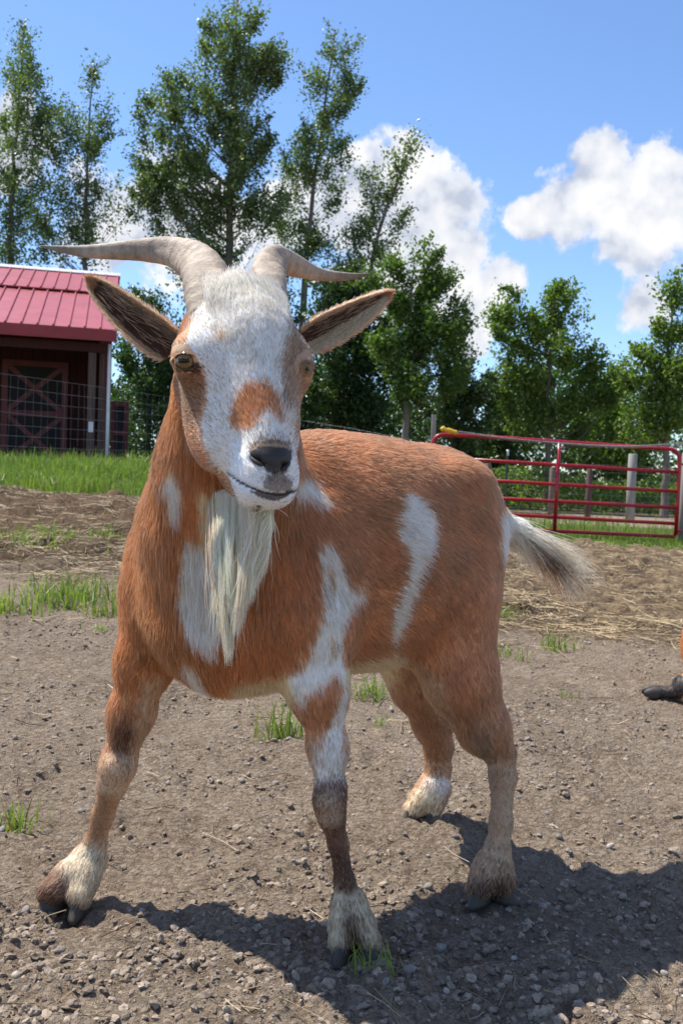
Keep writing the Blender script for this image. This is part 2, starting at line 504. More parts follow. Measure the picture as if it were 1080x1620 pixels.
# ---- straw
M_STRAW, nt, bs = mat_new('straw')
at = N(nt, 'ShaderNodeAttribute', attribute_name='col'); nt.links.new(at.outputs['Color'], bs.inputs['Base Color']); bs.inputs['Roughness'].default_value = 0.6
def straws(x, y, L, rad, r, lift=0.25, bright=1.0):
    n = len(x); a = r.uniform(0, 2 * math.pi, n)
    z = gz(x, y)
    d = np.stack([np.cos(a), np.sin(a), r.normal(0, lift, n) * 0.35], -1)
    side = np.stack([-np.sin(a), np.cos(a), np.zeros(n)], -1); up = np.array([0, 0, 1.0])
    bend = r.normal(0, 0.16, n)
    ts = np.linspace(-0.5, 0.5, 3)
    c0 = np.stack([x, y, z + rad * 0.8 + np.abs(r.normal(0, 0.006, n)) + 0.25 * L * np.abs(d[:, 2])], -1)
    rings = []
    for t in ts:
        p = c0 + d * (L * t)[:, None] + side * (L * bend * (t * t - .1))[:, None]
        gzp = gz(p[:, 0], p[:, 1]); p[:, 2] = np.maximum(p[:, 2], gzp + rad * 0.5)
        for q in range(3):
            an = q * 2.0944
            rings.append(p + (side * math.cos(an) + up * math.sin(an)) * rad[:, None])
    v = np.stack(rings, 1)            # n,9,3
    f = []
    for s in range(2):
        for q in range(3):
            f.append([s * 3 + q, s * 3 + (q + 1) % 3, s * 3 + 3 + (q + 1) % 3, s * 3 + 3 + q])
    f = (np.array(f)[None] + np.arange(n)[:, None, None] * 9).reshape(-1, 4)
    k = r.random((n, 1))
    c = (np.array([0.30, 0.195, 0.10]) * (1 - k) + np.array([0.62, 0.48, 0.27]) * k) * r.uniform(0.5, 1.1, (n, 1)) * bright
    return v.reshape(-1, 3), f, np.repeat(c, 9, 0)
r = np.random.default_rng(70)
x, y = wedge(74000, r, 2.4, 11.5, 0.5, 0.75)
hay, gr = zones(x, y)
pat = np.clip(0.5 + 0.9 * fbm2(x, y, 1.7, 3, 77), 0.06, 1)
k = r.random(len(x)) < (hay * pat + 0.010) * (1 - gr)
x, y = x[k], y[k]
L = r.uniform(0.04, 0.26, len(x)) * np.where(zones(x, y)[0] > 0.3, 1, 0.55); rad = r.uniform(0.0008, 0.0020, len(x)) * (0.65 + 0.10 * y) * np.where(x < 0, 0.85, 1); L = L * np.where(x < 0, 0.75, 1)
pv = [straws(x, y, L, rad, r)]
x, y = wedge(750, r, 0.85, 3.8); L = r.uniform(0.012, 0.11, len(x)) * r.uniform(0.3, 1.2, len(x)); rad = r.uniform(0.0003, 0.0009, len(x))
pv.append(straws(x, y, L, rad, r, 0.12, 0.75))
off = 0; vs, fs, cs = [], [], []
for v, f, c in pv: vs.append(v); fs.append(f + off); cs.append(c); off += len(v)
o = mesh_np('straw', np.vstack(vs), np.vstack(fs), M_STRAW, None, False, np.vstack(cs)); tag(o, 'loose dry straw trampled into the yard', 'straw', kind='stuff')

# ---- grass
M_GRASS, nt, bs = mat_new('grass_blade')
at = N(nt, 'ShaderNodeAttribute', attribute_name='col'); nt.links.new(at.outputs['Color'], bs.inputs['Base Color']); bs.inputs['Roughness'].default_value = 0.5
tr = nt.nodes.new('ShaderNodeBsdfTranslucent'); nt.links.new(mixc(nt, 1.0, at.outputs['Color'], (1.0, 1.15, 0.45), 'MULTIPLY'), tr.inputs[0])
mx = nt.nodes.new('ShaderNodeMixShader'); mx.inputs[0].default_value = 0.40
nt.links.new(bs.outputs[0], mx.inputs[1]); nt.links.new(tr.outputs[0], mx.inputs[2]); nt.links.new(mx.outputs[0], nt.nodes['Material Output'].inputs[0])
def blades(base, h, w, r, lean=0.45, cols=None):
    n = len(base); a = r.uniform(0, 2 * math.pi, n)
    d = np.stack([np.cos(a), np.sin(a), np.zeros(n)], -1); sd = np.stack([-np.sin(a), np.cos(a), np.zeros(n)], -1)
    fa = r.uniform(0, math.pi, n); sd = np.stack([np.cos(fa), np.sin(fa), np.zeros(n)], -1)
    ln = np.abs(r.normal(0, lean, n))
    up = np.array([0, 0, 1.0]); v = []
    for t, ww in ((0, 1.0), (0.45, 0.8), (0.8, 0.45)):
        p = base + up * (h * t * (1 - 0.25 * ln * t))[:, None] + d * (h * ln * t * t)[:, None]
        v += [p - sd * (w * ww * .5)[:, None], p + sd * (w * ww * .5)[:, None]]
    v.append(base + up * (h * np.clip(1 - 0.30 * ln, 0.3, 1))[:, None] + d * (h * ln)[:, None])
    v = np.stack(v, 1)
    q = (np.array([[0, 1, 3, 2], [2, 3, 5, 4]])[None] + np.arange(n)[:, None, None] * 7).reshape(-1, 4)
    t3 = (np.array([[4, 5, 6]])[None] + np.arange(n)[:, None, None] * 7).reshape(-1, 3)
    if cols is None:
        k = r.random((n, 1)); cols = (np.array([0.13, 0.21, 0.032]) * (1 - k) + np.array([0.33, 0.42, 0.09]) * k) * r.uniform(0.7, 1.2, (n, 1))
        dry = r.random(n) < 0.08; cols[dry] = (0.34, 0.27, 0.12)
    return v.reshape(-1, 3), [q, t3], np.repeat(cols, 7, 0)
r = np.random.default_rng(80)
def field(n, xr, yr, hmin, hmax, seed, dens=None):
    r = np.random.default_rng(seed)
    y = r.uniform(*yr, n); x = r.uniform(xr[0], xr[1], n) * y
    hay, gr = zones(x, y); k = r.random(n) < gr
    cl = np.clip(0.6 + 0.8 * fbm2(x, y, 1.6, 3, seed), 0.1, 1.3)
    k &= r.random(n) < cl
    x, y, cl = x[k], y[k], cl[k]
    h = r.uniform(hmin, hmax, len(x)) * (0.6 + 0.55 * cl)
    return np.stack([x, y, gz(x, y) - 0.005], -1), h
b1, h1 = field(34000, (-0.42, 0.02), (8.0, 12.5), 0.05, 0.20, 81)
b2, h2 = field(16000, (-0.45, 0.02), (12.5, 24), 0.10, 0.28, 82)
b3, h3 = field(26000, (0.05, 0.44), (10.6, 13.6), 0.04, 0.12, 83)
b4, h4 = field(24000, (0.03, 0.44), (13.6, 40), 0.08, 0.30, 84)
bb = np.vstack([b1, b2, b3, b4]); hh = np.concatenate([h1, h2, h3, h4])
v, f, c = blades(bb, hh, r.uniform(0.006, 0.012, len(bb)) * (0.55 + 0.05 * bb[:, 1]), r, 0.4)
o = mesh_np('grass', v, f, M_GRASS, None, False, c); tag(o, 'green grass growing along the fence and the gate', 'grass', kind='stuff')

def tuft(px, py, rad, n, h, label, seed, w=0.004, lean=0.6):
    r = np.random.default_rng(seed); p = ground_hit(px, py)
    x = p[0] + r.normal(0, rad, n); y = p[1] + r.normal(0, rad * 0.8, n)
    base = np.stack([x, y, gz(x, y) - 0.004], -1)
    v, f, c = blades(base, h * r.uniform(0.35, 1.1, n), w * r.uniform(0.6, 1.2, n), r, lean)
    org = np.array([p[0], p[1], gz(p[0], p[1])])
    o = mesh_np('grass_tuft', v - org, f, M_GRASS, None, False, c); o.location = org
    tag(o, label, 'grass', 'grass tufts on the bare yard')
    if rad > 0.045: o['kind'] = 'stuff'
TUFTS = [
    (445, 1180, .030, 75, .13, 'grass tuft growing behind the goat between its front legs', .0045),
    (583, 1105, .035, 90, .09, 'grass tuft below the belly in front of the far hind leg', .004),
    (600, 1158, .022, 22, .05, 'small thin grass sprig under the belly near the far hind leg', .003),
    (790, 985, .040, 60, .10, 'upper grass tuft just behind the rump of the goat', .006),
    (792, 1040, .055, 60, .08, 'lower grass tuft beside the upper hind leg', .005),
    (880, 1030, .050, 55, .10, 'grass tuft alone on the straw right of the hind leg', .006),
    (28, 1312, .024, 60, .07, 'sparse grass tuft at the left edge beside the front hoof', .004),
    (600, 1548, .028, 32, .06, 'small grass tuft in the shadow under the nearest hoof', .003),
    (115, 950, .11, 240, .15, 'biggest grass tuft left of the chest', .007),
    (22, 962, .10, 120, .12, 'grass tuft at the left edge level with the chest', .007),
    (168, 975, .05, 80, .12, 'narrow grass tuft close to the goat at the shoulder', .006),
    (158, 1005, .03, 30, .05, 'tiny grass sprig below the shoulder on the left', .005),
    (22, 873, .17, 150, .13, 'grass tuft at the left edge on the brown straw', .008),
    (98, 857, .12, 110, .11, 'grass tuft in the middle of the brown straw on the left', .008),
    (225, 1010, .02, 18, .05, 'tiny grass sprig just left of the front leg below the shoulder', .004),
    (890, 1120, .02, 16, .04, 'tiny grass sprig on the bare dirt right of the hind leg', .004),
    (178, 858, .07, 70, .11, 'grass tuft on the brown straw next to the neck', .008),
]
for k, (px, py, rad, n, h, lab, w) in enumerate(TUFTS): tuft(px, py, rad, n, h, lab, 900 + k, w)
# ================================================================== barn
def paint(name, col, rough=0.5, nscale=6, var=0.25, metal=0.0, bump=0.0):
    m, nt, bs = mat_new(name)
    tcn = nt.nodes.new('ShaderNodeTexCoord')
    n = noise(nt, nscale, 5, 0.65, tcn.outputs['Object'])
    lo = tuple(c * (1 - var) for c in col); hi = tuple(min(1, c * (1 + var)) for c in col)
    nt.links.new(mixc(nt, ramp(nt, n, [(0.3, 0.0), (0.7, 1.0)]), lo, hi), bs.inputs['Base Color'])
    bs.inputs['Roughness'].default_value = rough; bs.inputs['Metallic'].default_value = metal
    if bump:
        b = nt.nodes.new('ShaderNodeBump'); b.inputs['Strength'].default_value = 0.5; b.inputs['Distance'].default_value = bump
        nt.links.new(n, b.inputs['Height']); nt.links.new(b.outputs[0], bs.inputs['Normal'])
    return m
def wood(name, col, var=0.4):
    m, nt, bs = mat_new(name)
    tcn = nt.nodes.new('ShaderNodeTexCoord'); mp = nt.nodes.new('ShaderNodeMapping'); mp.inputs['Scale'].default_value = (30, 30, 2.0)
    nt.links.new(tcn.outputs['Object'], mp.inputs[0]); n = noise(nt, 1.0, 6, 0.65, mp.outputs[0])
    lo = tuple(c * (1 - var) for c in col); hi = tuple(c * (1 + var) for c in col)
    nt.links.new(mixc(nt, ramp(nt, n, [(0.3, 0.0), (0.7, 1.0)]), lo, hi), bs.inputs['Base Color']); bs.inputs['Roughness'].default_value = 0.85
    b = nt.nodes.new('ShaderNodeBump'); b.inputs['Strength'].default_value = 0.5; b.inputs['Distance'].default_value = 0.004
    nt.links.new(n, b.inputs['Height']); nt.links.new(b.outputs[0], bs.inputs['Normal'])
    return m
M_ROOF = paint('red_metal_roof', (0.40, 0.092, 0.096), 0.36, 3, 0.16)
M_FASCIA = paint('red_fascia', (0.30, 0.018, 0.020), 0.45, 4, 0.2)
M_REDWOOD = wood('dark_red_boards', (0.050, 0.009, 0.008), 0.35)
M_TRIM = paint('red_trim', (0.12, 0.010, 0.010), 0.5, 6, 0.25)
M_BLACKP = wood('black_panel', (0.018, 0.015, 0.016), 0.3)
M_POST = wood('brown_post', (0.11, 0.065, 0.05), 0.35)
M_GREYPOST = wood('weathered_post', (0.30, 0.27, 0.24), 0.3)
M_BROWNPOST = wood('brown_fence_post', (0.17, 0.12, 0.09), 0.3)
M_WHITE = paint('white_metal', (0.72, 0.72, 0.72), 0.4, 8, 0.08)
M_RIDGE = paint('bright_ridge_cap', (0.62, 0.60, 0.62), 0.35, 8, 0.1)
M_WIRE = paint('galvanised_wire', (0.26, 0.26, 0.27), 0.5, 30, 0.2, 0.5)
M_GATE = paint('red_gate_paint', (0.40, 0.010, 0.020), 0.30, 25, 0.3)
M_YELLOW = paint('yellow_plastic', (0.72, 0.42, 0.03), 0.4, 20, 0.1)
M_GREEN_T = paint('green_steel_post', (0.03, 0.055, 0.035), 0.5, 20, 0.2)

B0 = P(167, 737, 16.5); B0[2] = 0.74
BA = math.radians(13.5)
BR = np.array([math.cos(BA), math.sin(BA), 0]); BD = np.array([-math.sin(BA), math.cos(BA), 0])
def BP(l, d, z): return B0 - BR * l + BD * d + np.array([0, 0, z])     # metres left of the corner post, back, above ground
barn = empty('barn', 'red metal roofed barn with an open porch and dark doors behind the wire fence', 'barn', loc=tuple(B0))
def bpart(name, v, f, m, parent=barn, smooth=False, label=None):
    o = mesh_np(name, v, f, m, None, smooth)
    if parent is barn: keep_parent(o, barn)
    else: o.parent = parent
    if label: o['label'] = label
    return o
def slab(p0, p1, p2, p3, t):
    """quad slab with thickness t along its normal"""
    a = np.array([p0, p1, p2, p3]); n = norm(np.cross(a[1] - a[0], a[3] - a[0])) * t
    v = np.vstack([a, a - n]); f = np.array([[0, 1, 2, 3], [7, 6, 5, 4], [0, 4, 5, 1], [1, 5, 6, 2], [2, 6, 7, 3], [3, 7, 4, 0]])
    return v, f
ZE, ZB, ZR = 2.36, 3.36, 4.08        # eave, break, ridge above the barn's ground
DE, DB, DR = -0.35, 2.0, 3.7
LW = 7.6
def bbox(l0, l1, d0, d1, z0, z1):
    c = np.array([BP(l, d, z) for l in (l0, l1) for d in (d0, d1) for z in (z0, z1)])
    return c, np.array([[0, 1, 3, 2], [4, 6, 7, 5], [0, 4, 5, 1], [2, 3, 7, 6], [0, 2, 6, 4], [1, 5, 7, 3]])
def roof_side(name, d0, z0, d1, z1, lshift, step):
    n = int(LW / step)
    for k in range(n):
        l0, l1 = -0.14 + lshift + k * step, -0.14 + lshift + (k + 1) * step
        v, f = slab(BP(l1, d0, z0), BP(l0 + .003, d0, z0), BP(l0 + .003, d1, z1), BP(l1, d1, z1), 0.02)
        # raised rib at the side of each sheet
        up = np.array([0, -BD[1] * (z1 - z0) / math.hypot(z1 - z0, d1 - d0), (d1 - d0) / math.hypot(z1 - z0, d1 - d0)])
        rv = []
        for (dd, zz) in ((d0, z0), (d1, z1)):
            for (o_, h_) in ((0.0, .0), (0.012, .030), (0.030, .030), (0.042, .0)): rv.append(BP(l0 + o_, dd, zz) + up * (h_ + .002))
        rf = np.array([[0, 1, 5, 4], [1, 2, 6, 5], [2, 3, 7, 6], [0, 3, 2, 1]])
        vv, ff = merge([(v, f), (np.array(rv), rf)])
        bpart(name, vv, ff, M_ROOF)
roof_side('roof_panel', DE, ZE, DB, ZB, 0.0, 0.255)
roof_side('roof_panel', DB - 0.07, ZB + 0.028, DR, ZR, 0.0, 0.235)
v, f = slab(BP(LW - .3, DR, ZR), BP(-.16, DR, ZR), BP(-.16, 2 * DR - DB, ZB), BP(LW - .3, 2 * DR - DB, ZB), 0.03); bpart('rear_roof', v[:, :], f[:, ::-1], M_ROOF)
bpart('ridge_cap', *merge([slab(BP(LW - .3, DR - .16, ZR - .035), BP(-.17, DR - .16, ZR - .035), BP(-.17, DR, ZR + .05), BP(LW - .3, DR, ZR + .05), 0.012),
                           slab(BP(LW - .3, DR, ZR + .05), BP(-.17, DR, ZR + .05), BP(-.17, DR + .16, ZR - .035), BP(LW - .3, DR + .16, ZR - .035), 0.012)]), M_RIDGE)
bpart('fascia', *bbox(LW - .3, -.14, DE + 0.0, DE + 0.04, ZE - 0.20, ZE - .015), M_FASCIA)
bpart('porch_beam', *bbox(LW - .3, -.05, -.06, .08, ZE - .36, ZE - .205), M_REDWOOD)
bpart('porch_ceiling', *slab(BP(LW - .3, DE + .05, ZE - .06), BP(-.12, DE + .05, ZE - .06), BP(-.12, DB, ZB - .06), BP(LW - .3, DB, ZB - .06), .03), M_POST)
# the wall behind the porch, board by board
k = 0; l = 0.0
while l < LW - 0.5:
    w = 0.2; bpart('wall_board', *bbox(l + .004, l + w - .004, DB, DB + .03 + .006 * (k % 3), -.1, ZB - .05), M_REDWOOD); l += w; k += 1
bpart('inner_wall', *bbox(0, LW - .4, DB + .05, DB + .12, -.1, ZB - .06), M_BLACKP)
# side wall, lap siding
z = -0.1
while z < ZB + .7:
    dmax = 2 * DR - DB - 0.1; dmin = 0.9 if z < ZE + 0.05 else max(0.9, DE + (z + .14 - ZE) * (DB - DE) / (ZB - ZE) + .1)
    if z + .14 > ZB: dmin = DB + (z + .14 - ZB) * (DR - DB) / (ZR - ZB); dmax = 2 * DR - dmin
    if dmax - dmin > .2:
        v, f = bbox(-.03, .0, dmin, dmax, z, z + .135); v[:4] += BR * 0.0
        bpart('siding_board', v, f, M_TRIM)
    z += .14
bpart('corner_trim', *bbox(-.045, .06, .80, .895, -.1, ZE + .25), M_TRIM)
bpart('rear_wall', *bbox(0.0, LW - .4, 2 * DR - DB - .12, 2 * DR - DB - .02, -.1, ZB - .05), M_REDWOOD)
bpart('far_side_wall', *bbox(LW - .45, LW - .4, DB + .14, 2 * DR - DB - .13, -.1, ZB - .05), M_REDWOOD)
# porch posts and downspout
bpart('porch_post', *bbox(.20, .33, -.02, .06, -.1, ZE - .365), M_POST)
bpart('porch_post', *bbox(.06, .15, .5, .6, -.1, ZE - .1), M_POST)
bpart('porch_post', *bbox(3.6, 3.73, -.02, .06, -.1, ZE - .365), M_POST)
bpart('downspout', *merge([tube([BP(-.02, -.05, z) for z in (-.05, .8, 1.6, ZE - .21)], .030, 8)]), M_WHITE, smooth=True)
o = bpart('notice_tag', *bbox(.22, .30, -.045, -.04, 0.62, .80), M_WHITE)
# double doors with crossed braces
def x_door(name, l0, l1, z0, z1, d, lab):
    dr = bpart(name, *bbox(l0, l1, d - .05, d - .012, z0, z1), M_BLACKP, label=lab)
    t = .11
    for (a, b, c, e) in ((l0, l1, z0, z0 + t), (l0, l1, z1 - t, z1), (l0, l0 + t, z0 + t, z1 - t), (l1 - t, l1, z0 + t, z1 - t), (l0 + t, l1 - t, (z0 + z1) / 2 - t / 2, (z0 + z1) / 2 + t / 2)):
        o = bpart('rail', *bbox(a, b, d - .085, d - .052, c, e), M_TRIM, parent=dr)
    for half in (0, 1):
        za, zb = (z0 + t, (z0 + z1) / 2 - t / 2) if half == 0 else ((z0 + z1) / 2 + t / 2, z1 - t)
        for s in (0, 1):
            p0 = BP(l0 + t if s else l1 - t, d - .053 - .006 * s, za); p1 = BP(l1 - t if s else l0 + t, d - .053 - .006 * s, zb)
            u = norm(p1 - p0); w = norm(np.cross(u, BD)) * .045
            v, f = slab(p0 - w, p0 + w, p1 + w, p1 - w, -.02 if np.dot(np.cross(w, u), BD) > 0 else .02)
            bpart('brace', v, f, M_TRIM, parent=dr)
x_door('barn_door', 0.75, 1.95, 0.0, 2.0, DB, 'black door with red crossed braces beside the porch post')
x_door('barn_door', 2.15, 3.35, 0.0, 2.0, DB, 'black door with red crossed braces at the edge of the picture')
# low gate leaf at the side of the barn
sd = bpart('side_door', *bbox(-.40, -.06, 2.4, 2.44, 0.1, 1.35), M_BLACKP, label='narrow red framed leaf standing out from the side wall')
for (a, b, c, e) in ((-.40, -.06, .1, .2), (-.40, -.06, 1.25, 1.35), (-.40, -.33, .2, 1.25), (-.13, -.06, .2, 1.25), (-.33, -.13, .68, .77)):
    bpart('rail', *bbox(a, b, 2.37, 2.398, c, e), M_TRIM, parent=sd)

# ================================================================== fences
def wire_fence(name, label, pts, heights, stay, r0, posts, group=None):
    """woven wire along a polyline: every strand and stay a part"""
    fe = empty(name, label, 'fence', group, loc=tuple(pts[0]))
    pts = [np.array(p, float) for p in pts]
    segs = list(zip(pts[:-1], pts[1:]))
    rr_ = np.random.default_rng(int(abs(pts[0][0]) * 100))
    for h in heights:
        path = []
        for a, b in segs:
            n = max(3, int(np.linalg.norm(b - a) / 0.6))
            for t in np.linspace(0, 1, n, endpoint=False):
                p = a + (b - a) * t
                path.append([p[0], p[1], terrain(p[0], p[1]) * 0 + p[2] + h + rr_.normal(0, 0.006)])
        path.append([pts[-1][0], pts[-1][1], pts[-1][2] + h])
        v, f = tube(np.array(path), r0, 4); o = mesh_np('wire', v, f, M_WIRE, None, True); keep_parent(o, fe)
    if stay:
        sm = None
        for a, b in segs:
            L = np.linalg.norm((b - a)[:2]); n = int(L / stay)
            for k in range(n):
                p = a + (b - a) * ((k + .5) / n)
                if sm is None:
                    v, f = tube(np.array([[0, 0, heights[0]], [.003, 0, (heights[0] + heights[-1]) / 2], [0, 0, heights[-1]]]), r0 * 0.8, 3, False)
                    o = mesh_np('stay_wire', v, f, M_WIRE, None, True); sm = o.data
                else: o = obj_from(sm, 'stay_wire')
                o.parent = fe; o.location = p - pts[0] + np.array([0, 0, 0])
                o.rotation_euler = (rr_.normal(0, .012), rr_.normal(0, .012), 0)
    return fe
H9 = [0.06, 0.17, 0.29, 0.42, 0.56, 0.71, 0.87, 1.03, 1.19]
def gp(px, d, py=740):
    p = P(px, py, d); p[2] = terrain(p[0], p[1]); return p
fA, fB, fC = gp(-70, 11.2), gp(268, 15.6), gp(683, 12.35)
fA[2] += 0.02
wire_fence('wire_fence', 'woven wire fence running in front of the red barn', [fA, fB], H9, 0.155, 0.0014, 0)
wire_fence('wire_fence', 'woven wire fence behind the goat ending at the red gate', [fB + np.array([.12, 0, 0]), fC - np.array([.08, 0, 0])], H9, 0.155, 0.0014, 0)
def fence_post(px, d, top_py, w, mat, label, rnd=False, extra=0.3, cap=None, group='posts of the fences round the yard', base=None):
    b = gp(px, d); top = P(px, top_py, d)[2]
    if rnd:
        v, f = tube(np.array([[0, 0, -extra], [.004, 0, (top - b[2]) * .5], [0.006, 0, top - b[2] - .01], [0.006, 0, top - b[2]]]), [w / 2 * 1.05, w / 2, w / 2 * .97, w / 2 * .85], 12)
    else:
        v, f = box_v(0, 0, (top - b[2] - extra) / 2, w, w, top - b[2] + extra)
    root = empty('fence_post', label, 'post', group, loc=tuple(b))
    o = mesh_np('post', v, f, mat, root, rnd)
    if cap:
        cv, cf = tube(np.array([[0.006, 0, top - b[2] - .10], [.006, 0, top - b[2] + .02]]), w * .62, 10)
        mesh_np('insulator', cv, cf, cap, root, True)
    return root
fence_post(683, 12.4, 656, .055, M_GREYPOST, 'slim grey wooden post at the left end of the red gate')
fence_post(1083, 12.3, 716, .11, M_GREYPOST, 'grey post at the right edge that carries the red gate', True)
fence_post(266, 15.7, 672, .035, M_GREEN_T, 'thin steel post with white insulator left of the goat neck', False, .3, M_WHITE)
fence_post(771, 19.8, 733, .13, M_BROWNPOST, 'brown post behind the left half of the gate', True)
fence_post(801, 19.6, 713, .045, M_GREEN_T, 'thin green steel post with white cap behind the gate', False, .3, M_WHITE)
fence_post(873, 20.2, 740, .12, M_BROWNPOST, 'dark post partly hidden by the middle upright of the gate', True)
fence_post(932, 20.0, 742, .13, M_POST, 'dark brown post behind the right half of the gate', True)
fence_post(999, 19.8, 718, .19, M_GREYPOST, 'thick pale post behind the right half of the gate', True)
wire_fence('wire_fence', 'woven wire fence across the lane beyond the red gate', [gp(700, 20.0), gp(1130, 20.0)], H9, 0.155, 0.0018, 0)

# ---- the red tube gate
gate = empty('gate', 'red tubular steel farm gate with six rails on the right', 'gate', loc=tuple(gp(880, 12.2)))
def Q6(x, y, d=12.2): return P(640 + .4074 * x, 600 + .4074 * y, d)
def gpart(name, path, r, n=10):
    v, f = tube(np.array(path), r, n); o = mesh_np(name, v, f, M_GATE, None, True); keep_parent(o, gate); return o
RG = 0.026
def arc(c, a0, a1, rad, n=7): return [(c[0] + rad * math.cos(a), c[1] + rad * math.sin(a)) for a in np.linspace(a0, a1, n)]
fr = [(100, 560), (104, 420), (107, 275)] + arc((148, 255), math.pi, 1.5 * math.pi, 40) + [(300, 222), (600, 243), (850, 260)] + arc((1024, 313), -math.pi / 2, -0.02, 42) + [(1064, 360), (1058, 480), (1050, 606)]
gpart('end_frame', [Q6(*p) for p in fr], RG)
for (x0, y0, x1, y1) in ((106, 303, 1062, 361), (104, 380, 1058, 436), (102, 449, 1055, 499), (100, 509, 1052, 561), (100, 566, 1050, 612)):
    gpart('rail', [Q6(x0, y0), Q6((x0 + x1) / 2, (y0 + y1) / 2), Q6(x1, y1)], RG * 0.92)
gpart('upright', [Q6(599, 246, 12.17), Q6(590, 420, 12.17), Q6(580, 590, 12.17)], RG * .95)
# hinges on the post
for (x, y) in ((1072, 330), (1060, 590)):
    v, f = tube(np.array([Q6(x - 12, y, 12.2), Q6(x + 14, y, 12.22)]), .016, 8); o = mesh_np('hinge', v, f, M_GATE, None, True); keep_parent(o, gate)
# ---- electric gate spring with its handle
spr = empty('gate_spring', 'long coiled metal spring with a yellow handle stretched above the red gate', 'spring', loc=tuple(Q6(170, 200, 12.1)))
ctl = spline([Q6(*p, 12.12) for p in ((205, 205), (400, 232), (600, 250), (760, 260), (900, 262), (1080, 250), (1200, 235))], 1500)

tt = norm(np.gradient(ctl, axis=0)); uu = norm(np.cross(tt, np.array([0, 0, 1.0]))); ww = np.cross(tt, uu)
an = np.arange(len(ctl)) * 2 * math.pi / 8
hel = ctl + 0.017 * (uu * np.cos(an)[:, None] + ww * np.sin(an)[:, None])
v, f = tube(hel, 0.0038, 4); o = mesh_np('coil', v, f, M_WIRE, None, True); keep_parent(o, spr)
hp = [Q6(*p, 12.1) for p in ((140, 196), (150, 192), (156, 197), (168, 198), (182, 202), (190, 205), (198, 207), (206, 206))]
v, f = tube(np.array(hp), [.026, .038, .026, .031, .031, .026, .034, .014], 12); o = mesh_np('handle', v, f, M_YELLOW, None, True); keep_parent(o, spr)
v, f = tube(np.array([Q6(x, y, 12.1) for x, y in ((140, 240), (152, 250), (150, 270), (138, 285))]), .006, 6); o = mesh_np('hook', v, f, M_WIRE, None, True); keep_parent(o, spr)
ins = mesh_np('insulator', *tube(np.array([Q6(118, 271, 12.25), Q6(138, 271, 12.25)]), [.03, .03], 10), M_YELLOW, None, True); tag(ins, 'small yellow round insulator on the gate post below the spring handle', 'insulator')
# ================================================================== trees
def bark(name, col):
    return wood(name, col, 0.45)
M_BARK = bark('grey_bark', (0.16, 0.135, 0.11)); M_BARKD = bark('dark_bark', (0.07, 0.055, 0.045))
def leaf_mat(name, rough, trans):
    m, nt, bs = mat_new(name)
    at = N(nt, 'ShaderNodeAttribute', attribute_name='col'); nt.links.new(at.outputs['Color'], bs.inputs['Base Color'])
    bs.inputs['Roughness'].default_value = rough; bs.inputs['Specular IOR Level'].default_value = 0.55
    tr = nt.nodes.new('ShaderNodeBsdfTranslucent'); nt.links.new(mixc(nt, 1.0, at.outputs['Color'], (1.25, 1.5, 0.4), 'MULTIPLY'), tr.inputs[0])
    mx = nt.nodes.new('ShaderNodeMixShader'); mx.inputs[0].default_value = trans
    nt.links.new(bs.outputs[0], mx.inputs[1]); nt.links.new(tr.outputs[0], mx.inputs[2]); nt.links.new(mx.outputs[0], nt.nodes['Material Output'].inputs[0])
    return m
M_LEAF = leaf_mat('glossy_leaf', 0.40, 0.36); M_LEAF2 = leaf_mat('soft_leaf', 0.48, 0.42)
def leaves(c, size, r, colA, colB, up=0.35, aspect=0.62):
    n = len(c)
    nrm = norm(r.normal(size=(n, 3)) + np.array([0, 0, up])); a = norm(np.cross(nrm, r.normal(size=(n, 3)))); b = np.cross(nrm, a)
    a[:, 2] -= 0.25; a = norm(a)
    s = size * r.uniform(0.65, 1.25, n)
    v = np.stack([c - a * (s * .5)[:, None], c + b * (s * aspect * .5)[:, None] - a * (s * .08)[:, None] + nrm * (s * .10)[:, None],
                  c + a * (s * .5)[:, None], c - b * (s * aspect * .5)[:, None] - a * (s * .08)[:, None] + nrm * (s * .10)[:, None]], 1)
    q = np.arange(n * 4).reshape(-1, 4)
    f = np.vstack([q[:, [0, 1, 2]], q[:, [0, 2, 3]]])
    k = r.random((n, 1)); col = (colA * (1 - k) + colB * k) * r.uniform(0.7, 1.25, (n, 1))
    return v.reshape(-1, 3), f, np.repeat(col, 4, 0)
